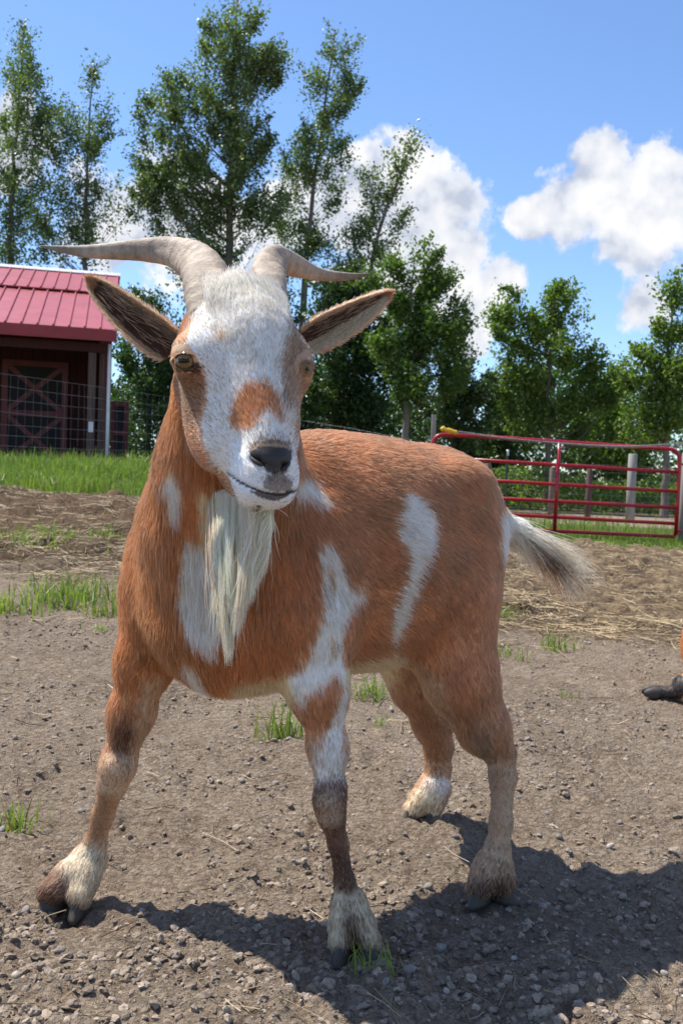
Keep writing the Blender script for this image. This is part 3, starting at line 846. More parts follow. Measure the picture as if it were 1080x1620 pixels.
def make_tree(name, label, D, trunk, ells, seed, size, dens, colA, colB, tw, group=None, bark_m=None, lmat=None, clump=11.5, fill=0.75, sweep=70, depth=1.0, up=0.35):
    """trunk: px polyline with the foot first; ells: crown masses (px, py, rx, ry)"""
    r = np.random.default_rng(seed)
    bark_m = bark_m or M_BARK; lmat = lmat or M_LEAF
    tp = np.array([P(x, y, D) for x, y in trunk]); g = terrain(tp[0, 0], tp[0, 1])
    foot = np.array([tp[0, 0], tp[0, 1], g - 0.1]); tp = np.vstack([foot, tp])
    root = empty(name, label, 'tree', group, loc=(foot[0], foot[1], g))
    tpath = spline(tp, 24); n_t = len(tpath)
    tpath[2:-1] += r.normal(0, 0.02, (n_t - 3, 3))
    trad = np.interp(np.linspace(0, 1, n_t), [0, 0.1, 0.6, 1], [tw * 1.25, tw, tw * .55, tw * .12])
    wood_parts = [tube(tpath, trad, 8)]
    mp = D / FPX
    cs = []; ax_leaf = []
    tpx, tpy, _ = project(tpath)
    for (ex, ey, rx, ry) in ells:
        area = math.pi * rx * ry
        ncl = max(4, int(area * fill / (clump * clump * 3.1)))
        u = norm(r.normal(size=(ncl, 3))) * (r.random((ncl, 1)) ** 0.45)
        X = ex + u[:, 0] * rx; Y = ey + u[:, 1] * ry; DD = D + u[:, 2] * depth * (rx + ry) / 2 * mp
        for x, y, d in zip(X, Y, DD):
            c = P(x, y, d)
            # limb from the trunk, lower down, sweeping up to the clump
            dist = math.hypot(c[0] - foot[0], d - D)
            ty = y + sweep * (0.35 + 0.75 * min(2.0, abs(x - np.interp(y, tpy[::-1], tpx[::-1])) / 60))
            k = int(np.argmin(np.abs(tpy - ty))); a = tpath[k]
            sag = np.array([0, 0, 0.10 * np.linalg.norm(c - a)])
            br = spline([a, a + (c - a) * .45 - sag + r.normal(0, .06, 3), c], 6)
            rb = max(0.005, min(trad[k] * .35, 0.008 * np.linalg.norm(c - a)))
            wood_parts.append(tube(br, np.linspace(rb, .004, 6), 4, False))
            tdir = norm(c - br[-2])
            nl = max(3, int(area * dens * 2.1 / ncl * r.uniform(0.4, 1.7)))
            cr = clump * mp * r.uniform(0.7, 1.5)
            off = r.normal(size=(nl, 3)) * cr * 0.62
            off += tdir * (r.uniform(-1.6, 1.2, nl) * cr)[:, None]
            cs.append(c + off)
            if r.random() < 0.5:          # a twig with leaves along it
                e = c + norm(tdir + r.normal(0, .5, 3)) * cr * 2.6
                wood_parts.append(tube(np.array([c, (c + e) / 2 + r.normal(0, .02, 3), e]), [.006, .004, .003], 3, False))
                m = max(2, nl // 4); t = r.random((m, 1)); cs.append(c + (e - c) * t + r.normal(0, cr * .22, (m, 3)))
    v, f = merge(wood_parts); o = mesh_np('trunk', v, f, bark_m, None, True); keep_parent(o, root)
    c = np.vstack(cs)
    v, f, col = leaves(c, size, r, colA, colB, up)
    o = mesh_np('crown', v, f, lmat, None, False, col); keep_parent(o, root)
    return root
PA, PB = np.array([0.072, 0.112, 0.036]), np.array([0.195, 0.250, 0.100])
GA, GB = np.array([0.070, 0.130, 0.024]), np.array([0.165, 0.250, 0.050])
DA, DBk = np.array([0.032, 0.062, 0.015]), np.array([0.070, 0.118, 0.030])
LA, LB = np.array([0.115, 0.190, 0.036]), np.array([0.230, 0.320, 0.070])
GRP = 'trees beyond the yard'
make_tree('poplar_tree', 'tall narrow poplar at the left edge behind the barn roof', 33, [(14, 560), (16, 400), (24, 240), (40, 32)],
          [(40, 75, 24, 48), (30, 150, 40, 55), (18, 230, 50, 60), (66, 190, 34, 55), (12, 320, 48, 55), (60, 300, 30, 50), (20, 395, 45, 45)], 101, .115, .13, PA, PB, .16, GRP)
make_tree('poplar_tree', 'thin open poplar rising behind the right end of the barn roof', 32, [(132, 560), (136, 400), (140, 260), (147, 108)],
          [(147, 145, 20, 42), (128, 215, 38, 50), (162, 225, 22, 50), (92, 230, 30, 70), (104, 310, 38, 50), (160, 310, 30, 40), (80, 370, 45, 45), (140, 380, 40, 35), (185, 345, 22, 25)], 102, .11, .105, PA, PB, .13, GRP)
make_tree('poplar_tree', 'tallest broad poplar with silvery leaves above the long horn', 31, [(360, 560), (362, 400), (367, 220), (374, 2)],
          [(374, 35, 34, 44), (340, 90, 42, 50), (404, 100, 44, 60), (300, 165, 52, 55), (372, 180, 58, 70), (440, 110, 24, 42), (245, 190, 42, 50), (255, 270, 50, 60), (320, 260, 60, 60),
           (400, 260, 50, 65), (290, 345, 62, 50), (370, 340, 50, 55), (430, 330, 30, 50), (330, 410, 60, 40), (225, 320, 25, 35)], 103, .12, .15, PA, PB, .20, GRP)
make_tree('poplar_tree', 'slender poplar behind the shorter horn', 32, [(476, 600), (480, 460), (496, 300), (530, 50)],
          [(530, 78, 22, 34), (518, 140, 38, 46), (552, 150, 22, 36), (505, 215, 48, 48), (540, 235, 30, 34), (472, 280, 42, 46), (515, 300, 28, 34), (462, 350, 34, 46), (448, 420, 28, 30), (492, 390, 34, 40)],
          104, .115, .13, PA, PB, .17, GRP)
make_tree('poplar_tree', 'leaning young poplar with a bare gap below its top over the left ear', 30, [(560, 640), (572, 500), (602, 360), (655, 218)],
          [(652, 236, 20, 20), (640, 265, 24, 24), (610, 310, 40, 22), (585, 290, 20, 18), (628, 345, 28, 16), (580, 365, 42, 26), (545, 405, 40, 34), (600, 400, 26, 22)], 105, .11, .14, PA, PB, .14, GRP)
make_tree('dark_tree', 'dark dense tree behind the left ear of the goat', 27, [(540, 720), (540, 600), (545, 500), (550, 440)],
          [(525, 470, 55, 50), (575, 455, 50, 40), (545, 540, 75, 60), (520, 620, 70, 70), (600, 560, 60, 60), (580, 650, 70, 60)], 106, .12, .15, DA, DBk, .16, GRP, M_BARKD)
make_tree('green_tree', 'rounded bright green tree right of the left ear', 24, [(640, 740), (642, 640), (648, 520), (655, 405)],
          [(655, 420, 42, 26), (690, 455, 36, 34), (630, 460, 50, 36), (665, 510, 62, 46), (705, 545, 44, 44), (625, 555, 52, 50), (670, 605, 70, 46), (720, 480, 16, 26)], 107, .11, .18, GA * .85, GB * .85, .12, GRP, None, M_LEAF2, 12, .75, 45, 1.0, .7)
make_tree('dark_tree', 'low dark tree above the left end of the gate', 25, [(715, 740), (716, 680), (720, 620), (724, 565)],
          [(720, 580, 42, 38), (745, 620, 38, 40), (690, 640, 60, 46), (735, 670, 50, 40)], 108, .10, .16, DA, DBk, .10, GRP, M_BARKD)
make_tree('green_tree', 'airy light green tree above the middle of the gate', 26, [(866, 760), (866, 680), (868, 580), (878, 450)],
          [(880, 466, 30, 26), (905, 490, 18, 26), (858, 500, 26, 30), (800, 480, 20, 26), (790, 530, 26, 34), (835, 545, 40, 34), (890, 550, 44, 40), (935, 575, 34, 34), (960, 600, 34, 30), (810, 590, 44, 36),
           (870, 610, 50, 36), (930, 635, 50, 40), (820, 650, 50, 36), (880, 668, 60, 28), (970, 650, 30, 40)], 109, .11, .185, LA * .8, LB * .85, .10, GRP, None, M_LEAF2, 12, .75, 50, 1.0, .6)
make_tree('green_tree', 'leafy green tree at the right edge beyond the gate', 24, [(1052, 760), (1054, 660), (1056, 560), (1064, 460)],
          [(1070, 470, 20, 28), (1058, 525, 30, 26), (1020, 560, 28, 30), (1075, 570, 40, 40), (1030, 610, 44, 40), (1080, 640, 50, 46), (1020, 665, 46, 36), (1110, 540, 40, 60)], 110, .11, .20, LA * .8, LB * .85, .11, GRP, None, M_LEAF2, 12, .75, 45, 1.0, .7)
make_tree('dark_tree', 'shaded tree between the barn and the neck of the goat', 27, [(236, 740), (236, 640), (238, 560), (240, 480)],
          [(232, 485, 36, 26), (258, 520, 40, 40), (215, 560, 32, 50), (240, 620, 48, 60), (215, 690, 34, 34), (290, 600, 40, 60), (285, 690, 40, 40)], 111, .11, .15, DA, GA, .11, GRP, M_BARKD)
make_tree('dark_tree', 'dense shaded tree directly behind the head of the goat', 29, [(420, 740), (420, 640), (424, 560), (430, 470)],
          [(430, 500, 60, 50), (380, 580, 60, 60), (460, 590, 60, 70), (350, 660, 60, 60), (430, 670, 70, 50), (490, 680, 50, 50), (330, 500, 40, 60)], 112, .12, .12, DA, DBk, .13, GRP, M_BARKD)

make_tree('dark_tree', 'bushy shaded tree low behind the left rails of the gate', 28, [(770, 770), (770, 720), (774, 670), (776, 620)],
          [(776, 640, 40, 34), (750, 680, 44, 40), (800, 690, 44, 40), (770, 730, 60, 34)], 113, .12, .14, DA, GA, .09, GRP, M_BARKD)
make_tree('green_tree', 'bushy green tree low between the two right hand trees', 29, [(985, 770), (985, 720), (988, 660), (990, 600)],
          [(990, 615, 34, 34), (970, 660, 44, 44), (1010, 680, 44, 44), (985, 730, 60, 34), (930, 710, 50, 40)], 114, .12, .14, GA, LB * .9, .09, GRP, M_BARKD, M_LEAF2)
# ---- the wood's edge that closes the view under the trees: shrubs and undergrowth reading as one mass
r = np.random.default_rng(120)
cs = []; 
def thicket(n, xr, dr, h, seed):
    r = np.random.default_rng(seed)
    d = r.uniform(*dr, n); x = r.uniform(xr[0], xr[1], n) * d
    hh = h * (0.65 + 0.45 * fbm2(x, d * 0.3, 0.55, 3, seed)) * np.clip(r.random(n) ** 0.55, 0, 1)
    return np.stack([x, d, terrain(x, d) + hh], -1)
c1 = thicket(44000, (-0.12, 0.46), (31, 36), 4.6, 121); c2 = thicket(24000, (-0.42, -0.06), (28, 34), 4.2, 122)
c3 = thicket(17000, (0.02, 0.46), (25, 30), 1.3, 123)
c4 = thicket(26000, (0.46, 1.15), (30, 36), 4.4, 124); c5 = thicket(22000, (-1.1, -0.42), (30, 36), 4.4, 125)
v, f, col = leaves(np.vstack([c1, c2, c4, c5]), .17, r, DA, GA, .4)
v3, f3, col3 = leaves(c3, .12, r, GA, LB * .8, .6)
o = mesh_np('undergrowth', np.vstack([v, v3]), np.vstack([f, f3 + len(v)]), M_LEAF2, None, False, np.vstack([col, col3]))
tag(o, 'dense green undergrowth closing the view below the trees', 'undergrowth', kind='stuff')
# ================================================================== the goat
class Sdf:
    """smooth union of soft primitives, each carrying a lie-of-the-coat direction and a hair length"""
    def __init__(self): self.pr = []
    def cone(self, a, b, r1, r2, k=0.03, flow=None, hair=0.02, lift=0.3):
        a = np.asarray(a, float); b = np.asarray(b, float)
        self.pr.append(('c', a, b, r1, r2, k, norm(b - a) if flow is None else norm(np.asarray(flow, float)), hair, lift))
    def chain(self, pts, k=0.03, hair=0.02, lift=0.3, flow=None):
        for (p, r), (q, s) in zip(pts[:-1], pts[1:]): self.cone(p, q, r, s, k, flow, hair, lift)
    def ell(self, c, ax, rad, k=0.04, flow=(0, 0, -1), hair=0.02, lift=0.3):
        self.pr.append(('e', np.asarray(c, float), np.asarray(ax, float), np.asarray(rad, float), None, k, norm(np.asarray(flow, float)), hair, lift))
    def sub(self, c, ax, rad, k=0.01):
        self.pr.append(('s', np.asarray(c, float), np.asarray(ax, float), np.asarray(rad, float), None, k, None, 0, 0))
    @staticmethod
    def d1(pr, p):
        if pr[0] == 'c':
            a, b, r1, r2 = pr[1:5]; ba = b - a; pa = p - a
            h = np.clip(pa @ ba / (ba @ ba), 0, 1)
            q = pa - h[:, None] * ba
            return np.sqrt((q * q).sum(1)) - (r1 + (r2 - r1) * h)
        c, ax, rad = pr[1:4]
        q = (p - c) @ ax.T
        k0 = np.sqrt(((q / rad) ** 2).sum(1)); k1 = np.sqrt(((q / rad ** 2) ** 2).sum(1)) + 1e-9
        return k0 * (k0 - 1) / k1
    def bound(self, pr):
        if pr[0] == 'c': return (pr[1] + pr[2]) / 2, np.linalg.norm(pr[1] - pr[2]) / 2 + max(pr[3], pr[4])
        return pr[1], pr[3].max()
    def eval(self, p):
        out = np.full(len(p), 0.5, np.float64)
        for pr in self.pr:
            c, R = self.bound(pr); m = R + 0.09
            idx = np.nonzero(((p - c) ** 2).sum(1) < m * m)[0]
            if not len(idx): continue
            d = self.d1(pr, p[idx]); o = out[idx]; k = pr[5]
            if pr[0] == 's':
                d = -d; h = np.clip(0.5 - 0.5 * (o - d) / k, 0, 1)
                out[idx] = o * (1 - h) + d * h + k * h * (1 - h)
            else:
                h = np.clip(0.5 + 0.5 * (o - d) / k, 0, 1)
                out[idx] = o * (1 - h) + d * h - k * h * (1 - h)
        return out
    def fields(self, p):
        fl = np.zeros((len(p), 3)); ha = np.zeros(len(p)); li = np.zeros(len(p)); ws = np.full(len(p), 1e-9)
        for pr in self.pr:
            if pr[0] == 's': continue
            c, R = self.bound(pr); m = R + 0.12
            idx = np.nonzero(((p - c) ** 2).sum(1) < m * m)[0]
            if not len(idx): continue
            w = np.exp(-np.clip(self.d1(pr, p[idx]), -0.02, 1) / 0.012)
            fl[idx] += w[:, None] * pr[6]; ha[idx] += w * pr[7]; li[idx] += w * pr[8]; ws[idx] += w
        return norm(fl), ha / ws, li / ws
    def mesh(self, h):
        lo = np.min([self.bound(q)[0] - self.bound(q)[1] for q in self.pr if q[0] != 's'], 0) - 3 * h
        hi = np.max([self.bound(q)[0] + self.bound(q)[1] for q in self.pr if q[0] != 's'], 0) + 3 * h
        B = 8
        nb = np.ceil((hi - lo) / (h * B)).astype(int) + 1
        g = np.stack(np.meshgrid(*[np.arange(n) for n in nb], indexing='ij'), -1).reshape(-1, 3)
        cs = lo + (g * B + (B - 1) / 2) * h
        dc = self.eval(cs)
        full = np.where(dc < 0, -1.0, 1.0).astype(np.float32)
        vol = np.repeat(np.repeat(np.repeat(full.reshape(nb), B, 0), B, 1), B, 2)
        act = np.nonzero(np.abs(dc) < h * B * 0.87 * 1.25 + 0.012)[0]
        off = np.stack(np.meshgrid(*[np.arange(B)] * 3, indexing='ij'), -1).reshape(-1, 3)
        for s in range(0, len(act), 600):
            ii = (g[act[s:s + 600]] * B)[:, None, :] + off[None]
            ii = ii.reshape(-1, 3)
            vol[ii[:, 0], ii[:, 1], ii[:, 2]] = self.eval(lo + ii * h)
        # surface nets
        neg = vol < 0
        nx, ny, nz = vol.shape
        cnt = np.zeros((nx - 1, ny - 1, nz - 1), np.uint8)
        for dx in (0, 1):
            for dy in (0, 1):
                for dz in (0, 1):
                    cnt += neg[dx:nx - 1 + dx, dy:ny - 1 + dy, dz:nz - 1 + dz]
        cell = np.argwhere((cnt > 0) & (cnt < 8))
        idm = np.full(cnt.shape, -1, np.int32); idm[cell[:, 0], cell[:, 1], cell[:, 2]] = np.arange(len(cell))
        acc = np.zeros((len(cell), 3)); num = np.zeros(len(cell))
        corner = [(a, b, c) for a in (0, 1) for b in (0, 1) for c in (0, 1)]
        cv = {c: vol[cell[:, 0] + c[0], cell[:, 1] + c[1], cell[:, 2] + c[2]].astype(np.float64) for c in corner}
        for c in corner:
            for ax in range(3):
                if c[ax]: continue
                c2 = list(c); c2[ax] = 1; c2 = tuple(c2)
                a, b = cv[c], cv[c2]; m = (a < 0) != (b < 0)
                t = np.where(m, a / np.where(m, a - b, 1), 0)
                pt = np.array(c, float)[None] + np.eye(3)[ax][None] * t[:, None]
                acc[m] += pt[m]; num[m] += 1
        v = lo + (cell + acc / num[:, None]) * h
        quads = []
        for ax in range(3):
            a1, a2 = (ax + 1) % 3, (ax + 2) % 3
            s0 = [slice(None)] * 3; s1 = [slice(None)] * 3
            s0[ax] = slice(0, -1); s1[ax] = slice(1, None)
            A = neg[tuple(s0)]; Bn = neg[tuple(s1)]
            e = np.argwhere(A != Bn)
            e = e[(e[:, a1] > 0) & (e[:, a2] > 0) & (e[:, a1] < cnt.shape[a1]) & (e[:, a2] < cnt.shape[a2]) & (e[:, ax] < cnt.shape[ax])]
            def cid(d1, d2):
                f = e.copy(); f[:, a1] -= d1; f[:, a2] -= d2
                return idm[f[:, 0], f[:, 1], f[:, 2]]
            q = np.stack([cid(1, 1), cid(0, 1), cid(0, 0), cid(1, 0)], -1)
            inside = A[e[:, 0], e[:, 1], e[:, 2]]
            q[~inside] = q[~inside][:, ::-1]
            quads.append(q)
        q = np.vstack(quads); q = q[(q >= 0).all(1)]
        return v, q

def vert_normals(v, q):
    n = np.cross(v[q[:, 2]] - v[q[:, 0]], v[q[:, 3]] - v[q[:, 1]])
    out = np.zeros_like(v)
    for i in range(4):
        for k in range(3): out[:, k] += np.bincount(q[:, i], n[:, k], len(v))
    return norm(out)

def sample_quads(v, q, n, wts=None, r=rng):
    tri = np.vstack([q[:, [0, 1, 2]], q[:, [0, 2, 3]]])
    a = np.linalg.norm(np.cross(v[tri[:, 1]] - v[tri[:, 0]], v[tri[:, 2]] - v[tri[:, 0]]), axis=1)
    if wts is not None: a = a * wts[tri].mean(1)
    c = np.cumsum(a); t = tri[np.searchsorted(c, r.random(n) * c[-1]).clip(0, len(tri) - 1)]
    u, w = r.random(n), r.random(n); f = u + w > 1; u[f], w[f] = 1 - u[f], 1 - w[f]
    return t, np.stack([1 - u - w, u, w], -1)

# ---- materials of the goat
def hair_mat(name, rough=0.42, mixf=0.30, gain=1.0):
    m = bpy.data.materials.new(name); m.use_nodes = True; nt = m.node_tree; nt.nodes.clear()
    out = nt.nodes.new('ShaderNodeOutputMaterial')
    ac = N(nt, 'ShaderNodeAttribute', attribute_name='hcol')
    df = nt.nodes.new('ShaderNodeBsdfDiffuse')
    hi = nt.nodes.new('ShaderNodeHairInfo')
    var = mathn(nt, 'MULTIPLY_ADD', hi.outputs['Random'], 0.35, 0.80 * gain)
    vm = nt.nodes.new('ShaderNodeVectorMath'); vm.operation = 'SCALE'
    nt.links.new(ac.outputs['Vector'], vm.inputs[0]); nt.links.new(var, vm.inputs['Scale'])
    nt.links.new(vm.outputs[0], df.inputs['Color'])
    hb = nt.nodes.new('ShaderNodeBsdfHairPrincipled'); hb.model = 'CHIANG'; hb.parametrization = 'COLOR'
    nt.links.new(vm.outputs[0], hb.inputs['Color'])
    hb.inputs['Roughness'].default_value = rough; hb.inputs['Radial Roughness'].default_value = 0.5
    tl = nt.nodes.new('ShaderNodeBsdfTranslucent'); nt.links.new(vm.outputs[0], tl.inputs['Color'])
    m0 = nt.nodes.new('ShaderNodeMixShader'); m0.inputs[0].default_value = 0.5
    nt.links.new(df.outputs[0], m0.inputs[1]); nt.links.new(tl.outputs[0], m0.inputs[2])
    mx = nt.nodes.new('ShaderNodeMixShader'); mx.inputs[0].default_value = mixf
    nt.links.new(m0.outputs[0], mx.inputs[1]); nt.links.new(hb.outputs[0], mx.inputs[2])
    nt.links.new(mx.outputs[0], out.inputs[0])
    return m

M_FUR = hair_mat('goat_fur')
M_SKIN, _nt, _bs = mat_new('goat_skin')
_a = N(_nt, 'ShaderNodeAttribute', attribute_name='col'); _nt.links.new(_a.outputs['Color'], _bs.inputs['Base Color'])
_lum = _nt.nodes.new('ShaderNodeRGBToBW'); _nt.links.new(_a.outputs['Color'], _lum.inputs[0])
_nt.links.new(ramp(_nt, _lum.outputs[0], [(0.02, 0.46), (0.06, 0.8)]), _bs.inputs['Roughness'])
_n = N(_nt, 'ShaderNodeTexNoise'); _n.inputs['Scale'].default_value = 420; _n.inputs['Detail'].default_value = 3
_tc = _nt.nodes.new('ShaderNodeTexCoord'); _nt.links.new(_tc.outputs['Object'], _n.inputs['Vector'])
_b = _nt.nodes.new('ShaderNodeBump'); _b.inputs['Strength'].default_value = 0.25; _b.inputs['Distance'].default_value = 0.002
_nt.links.new(_n.outputs[0], _b.inputs['Height']); _nt.links.new(_b.outputs[0], _bs.inputs['Normal'])

def lin(r, g, b):
    c = np.array([r, g, b]) / 255.0
    return np.where(c <= 0.04045, c / 12.92, ((c + 0.055) / 1.055) ** 2.4)

BROWN = np.array([0.67, 0.340, 0.165])
RUST = np.array([0.70, 0.300, 0.095])
TAN = np.array([0.70, 0.49, 0.31])
DARK = np.array([0.085, 0.040, 0.024])
WHITE = np.array([0.97, 0.93, 0.86])
CREAM = np.array([0.90, 0.76, 0.54])
MOUSE = np.array([0.48, 0.33, 0.22])
BLACK = np.array([0.020, 0.0145, 0.012])

# ---- frames
GO = np.array([-0.08, 1.50, 0.0]); GD = norm(np.array([-0.72, -0.69, 0.0])); GL = np.array([-GD[1], GD[0], 0.0]); GU = np.array([0, 0, 1.0])
def GF(f, l, z): return GO + GD * f + GL * l + GU * z
GAX = np.stack([GD, GL, GU])
HY = math.radians(24); HT = math.radians(54)
HX = np.array([math.cos(HY), math.sin(HY), 0.0]); _fh = np.array([math.sin(HY), -math.cos(HY), 0.0])
HX = norm(HX + np.array([0, 0, -0.015]))
HA = norm(math.cos(HT) * _fh + math.sin(HT) * np.array([0, 0, -1.0])); HN = norm(np.cross(HA, HX)); 
if HN[2] < 0: HN = -HN
HC = P(394, 577, 1.19)
def HF(s, a, n): return HC + HX * s + HA * a + HN * n
HAX = np.stack([HX, HA, HN])

S = Sdf()
back = -GD
# trunk
S.ell(GF(-0.10, 0, 0.575), GAX, (0.22, 0.150, 0.190), 0.05, back - 0.35 * GU, 0.022, 0.30)
S.ell(GF(-0.22, 0.00, 0.575), GAX, (0.21, 0.160, 0.195), 0.05, back - 0.55 * GU, 0.024, 0.32)
S.ell(GF(-0.345, 0, 0.610), GAX, (0.135, 0.128, 0.150), 0.05, 0.5 * back - 1.0 * GU, 0.026, 0.34)
S.ell(GF(0.04, 0.0, 0.545), GAX, (0.13, 0.130, 0.170), 0.05, -GU + 0.2 * back, 0.026, 0.30)
S.ell(GF(0.115, -0.01, 0.475), GAX, (0.085, 0.085, 0.095), 0.05, -GU + 0.3 * back, 0.028, 0.30)
S.ell(GF(-0.04, 0.0, 0.675), GAX, (0.15, 0.065, 0.085), 0.06, back - 0.2 * GU, 0.026, 0.4)
# shoulders
S.ell(P(492, 950, 1.42), GAX, (0.085, 0.055, 0.15), 0.032, -GU + 0.3 * back, 0.022, 0.25)
S.ell(P(272, 915, 1.52), GAX, (0.08, 0.062, 0.135), 0.06, -GU + 0.2 * back, 0.024, 0.28)
# neck
S.chain([(P(368, 930, 1.46), 0.135), (P(358, 830, 1.42), 0.113), (P(362, 730, 1.35), 0.084), (P(376, 640, 1.29), 0.068)],
        0.05, 0.034, 0.33, -GU + 0.12 * back)
def px_chain(pts, k=0.02, **kw):
    S.chain([(P(x, y, d), r * d / FPX) for (x, y, d, r) in pts], k, **kw)
FEET = []
def foot(fl, r0, toes, r1):
    for t in toes: px_chain([(*fl, r0), ((fl[0] + t[0]) / 2, (fl[1] + t[1]) / 2, (fl[2] + t[2]) / 2, (r0 + r1) / 2), (*t, r1)], 0.010, hair=0.014, lift=0.26)
    FEET.append((toes, fl))
# left foreleg (nearest)
px_chain([(490, 985, 1.405, 60), (505, 1090, 1.40, 39), (518, 1180, 1.40, 24), (523, 1245, 1.395, 22)], 0.03, hair=0.018, lift=0.2)
px_chain([(523, 1245, 1.395, 21), (521, 1266, 1.383, 23.5), (524, 1290, 1.385, 20), (535, 1335, 1.395, 14), (545, 1395, 1.40, 14.5), (552, 1430, 1.40, 20)], 0.012, hair=0.0065, lift=0.16)
foot((552, 1430, 1.40), 25, [(540, 1486, 1.375), (580, 1484, 1.375)], 20)
# right foreleg, stepped out to the side
px_chain([(258, 950, 1.51, 60), (230, 1045, 1.50, 41), (209, 1125, 1.505, 30), (191, 1195, 1.51, 24)], 0.03, hair=0.018, lift=0.2)
px_chain([(191, 1195, 1.51, 24), (186, 1215, 1.50, 26), (178, 1240, 1.505, 21), (163, 1290, 1.525, 15.5), (150, 1335, 1.53, 16), (138, 1365, 1.53, 21)], 0.012, hair=0.0065, lift=0.16)
foot((140, 1362, 1.53), 26, [(82, 1409, 1.485), (126, 1414, 1.485)], 21)
# left hind leg
S.ell(P(705, 925, 1.67), GAX, (0.115, 0.065, 0.155), 0.034, -GU + 0.12 * back, 0.022, 0.25)
px_chain([(705, 960, 1.66, 84), (728, 1070, 1.635, 54), (764, 1150, 1.63, 35), (791, 1192, 1.635, 21)], 0.035, hair=0.018, lift=0.2)
px_chain([(791, 1192, 1.635, 21), (795, 1228, 1.625, 19), (792, 1300, 1.61, 15.5), (786, 1345, 1.60, 18), (780, 1375, 1.595, 26)], 0.015, hair=0.0075, lift=0.18)
foot((780, 1372, 1.595), 28, [(758, 1404, 1.575), (793, 1402, 1.59)], 20)
# right hind leg
px_chain([(640, 1000, 1.86, 70), (660, 1080, 1.88, 40), (683, 1140, 1.925, 27), (693, 1180, 1.96, 21)], 0.03, hair=0.018, lift=0.2)
px_chain([(693, 1180, 1.96, 21), (693, 1215, 1.965, 18), (686, 1248, 1.965, 22)], 0.015, hair=0.012, lift=0.18)
foot((686, 1246, 1.965), 24, [(654, 1280, 1.95), (682, 1281, 1.955)], 16)
# dock of the tail
px_chain([(772, 828, 1.80, 34), (812, 842, 1.86, 16), (842, 860, 1.90, 8)], 0.03, flow=P(850, 862, 1.9) - P(775, 830, 1.8), hair=0.04, lift=0.2)

# hollow of the flank and the point of the hip
S.ell(GF(-0.315, 0.095, 0.705), GAX, (0.05, 0.035, 0.03), 0.04, back - 0.5 * GU, 0.022, 0.3)
S.sub(GF(-0.235, 0.190, 0.655), GAX, (0.075, 0.032, 0.06), 0.06)
# ---- head
fu = -HA + 0.25 * HN          # on the face the coat runs from the nose up
S.ell(HF(0, -0.045, -0.018), HAX, (0.076, 0.085, 0.070), 0.03, -HA + 0.35 * HN, 0.012, 0.3)
for sd in (-1, 1):
    S.ell(HF(sd * 0.064 - (0.004 if sd > 0 else 0.008), -0.004, 0.000), HAX, (0.026, 0.032, 0.030), 0.024, fu + sd * 0.6 * HX, 0.008, 0.2)
    S.ell(HF(sd * 0.045 - 0.002, 0.034, -0.054), HAX, (0.026, 0.084, 0.048), 0.03, -HA - 0.7 * HN, 0.010, 0.2)
    S.ell(HF(sd * 0.012, 0.168, -0.022), HAX, (0.022, 0.026, 0.024), 0.014, fu + sd * 0.5 * HX - 0.3 * HN, 0.005, 0.15)
S.cone(HF(0, -0.01, -0.005), HF(0, 0.120, -0.022), 0.063, 0.035, 0.03, fu, 0.012, 0.36)
S.cone(HF(0, -0.02, 0.026), HF(0, 0.150, 0.004), 0.036, 0.024, 0.025, fu, 0.013, 0.40)
S.ell(HF(0, 0.153, -0.024), HAX, (0.036, 0.036, 0.034), 0.02, fu, 0.005, 0.15)
S.cone(HF(0, -0.030, -0.098), HF(0, 0.118, -0.074), 0.048, 0.030, 0.03, -HA - 0.5 * HN, 0.014, 0.25)
S.ell(HF(0.002, 0.148, -0.064), HAX, (0.025, 0.026, 0.020), 0.012, -HN, 0.006, 0.2)
# throat
S.cone(HF(0, -0.06, -0.07), P(362, 740, 1.34), 0.058, 0.076, 0.04, -GU, 0.024, 0.3)

VOX = 0.0030
gv, gq = S.mesh(VOX)
gn = vert_normals(gv, gq)

# ---- finer shaping painted on the head: eye sockets, nostrils, the mouth line
def seg_dist(px, py, line):
    d = np.full(px.shape, 1e9)
    for (x0, y0), (x1, y1) in zip(line[:-1], line[1:]):
        dx, dy = x1 - x0, y1 - y0
        t = np.clip(((px - x0) * dx + (py - y0) * dy) / (dx * dx + dy * dy), 0, 1)
        d = np.minimum(d, np.hypot(px - x0 - t * dx, py - y0 - t * dy))
    return d
MOUTH = [(360, 748), (378, 762), (400, 773), (420, 780), (445, 783), (468, 776)]
gpx, gpy, gd = project(gv)
face = (gd < 1.2) & (gpy > 690)
tocam = norm(CO - gv)
front = (gn * tocam).sum(1)
def dent(mask_w, depth):
    global gv
    gv = gv - gn * (mask_w * depth)[:, None]
w = np.exp(-(seg_dist(gpx, gpy, MOUTH) / 2.6) ** 2) * face * (front > 0.05)
dent(w, 0.0045)
for poly_c, rx, ry, dep in (((404, 728), 9, 5, .0075), ((415, 736), 8, 4, .005), ((451, 738), 6, 5, .0075), ((428, 748), 3, 12, .002)):
    w = np.exp(-(((gpx - poly_c[0]) / rx) ** 2 + ((gpy - poly_c[1]) / ry) ** 2)) * face * (front > 0.0)
    dent(w, dep)
gn = vert_normals(gv, gq)

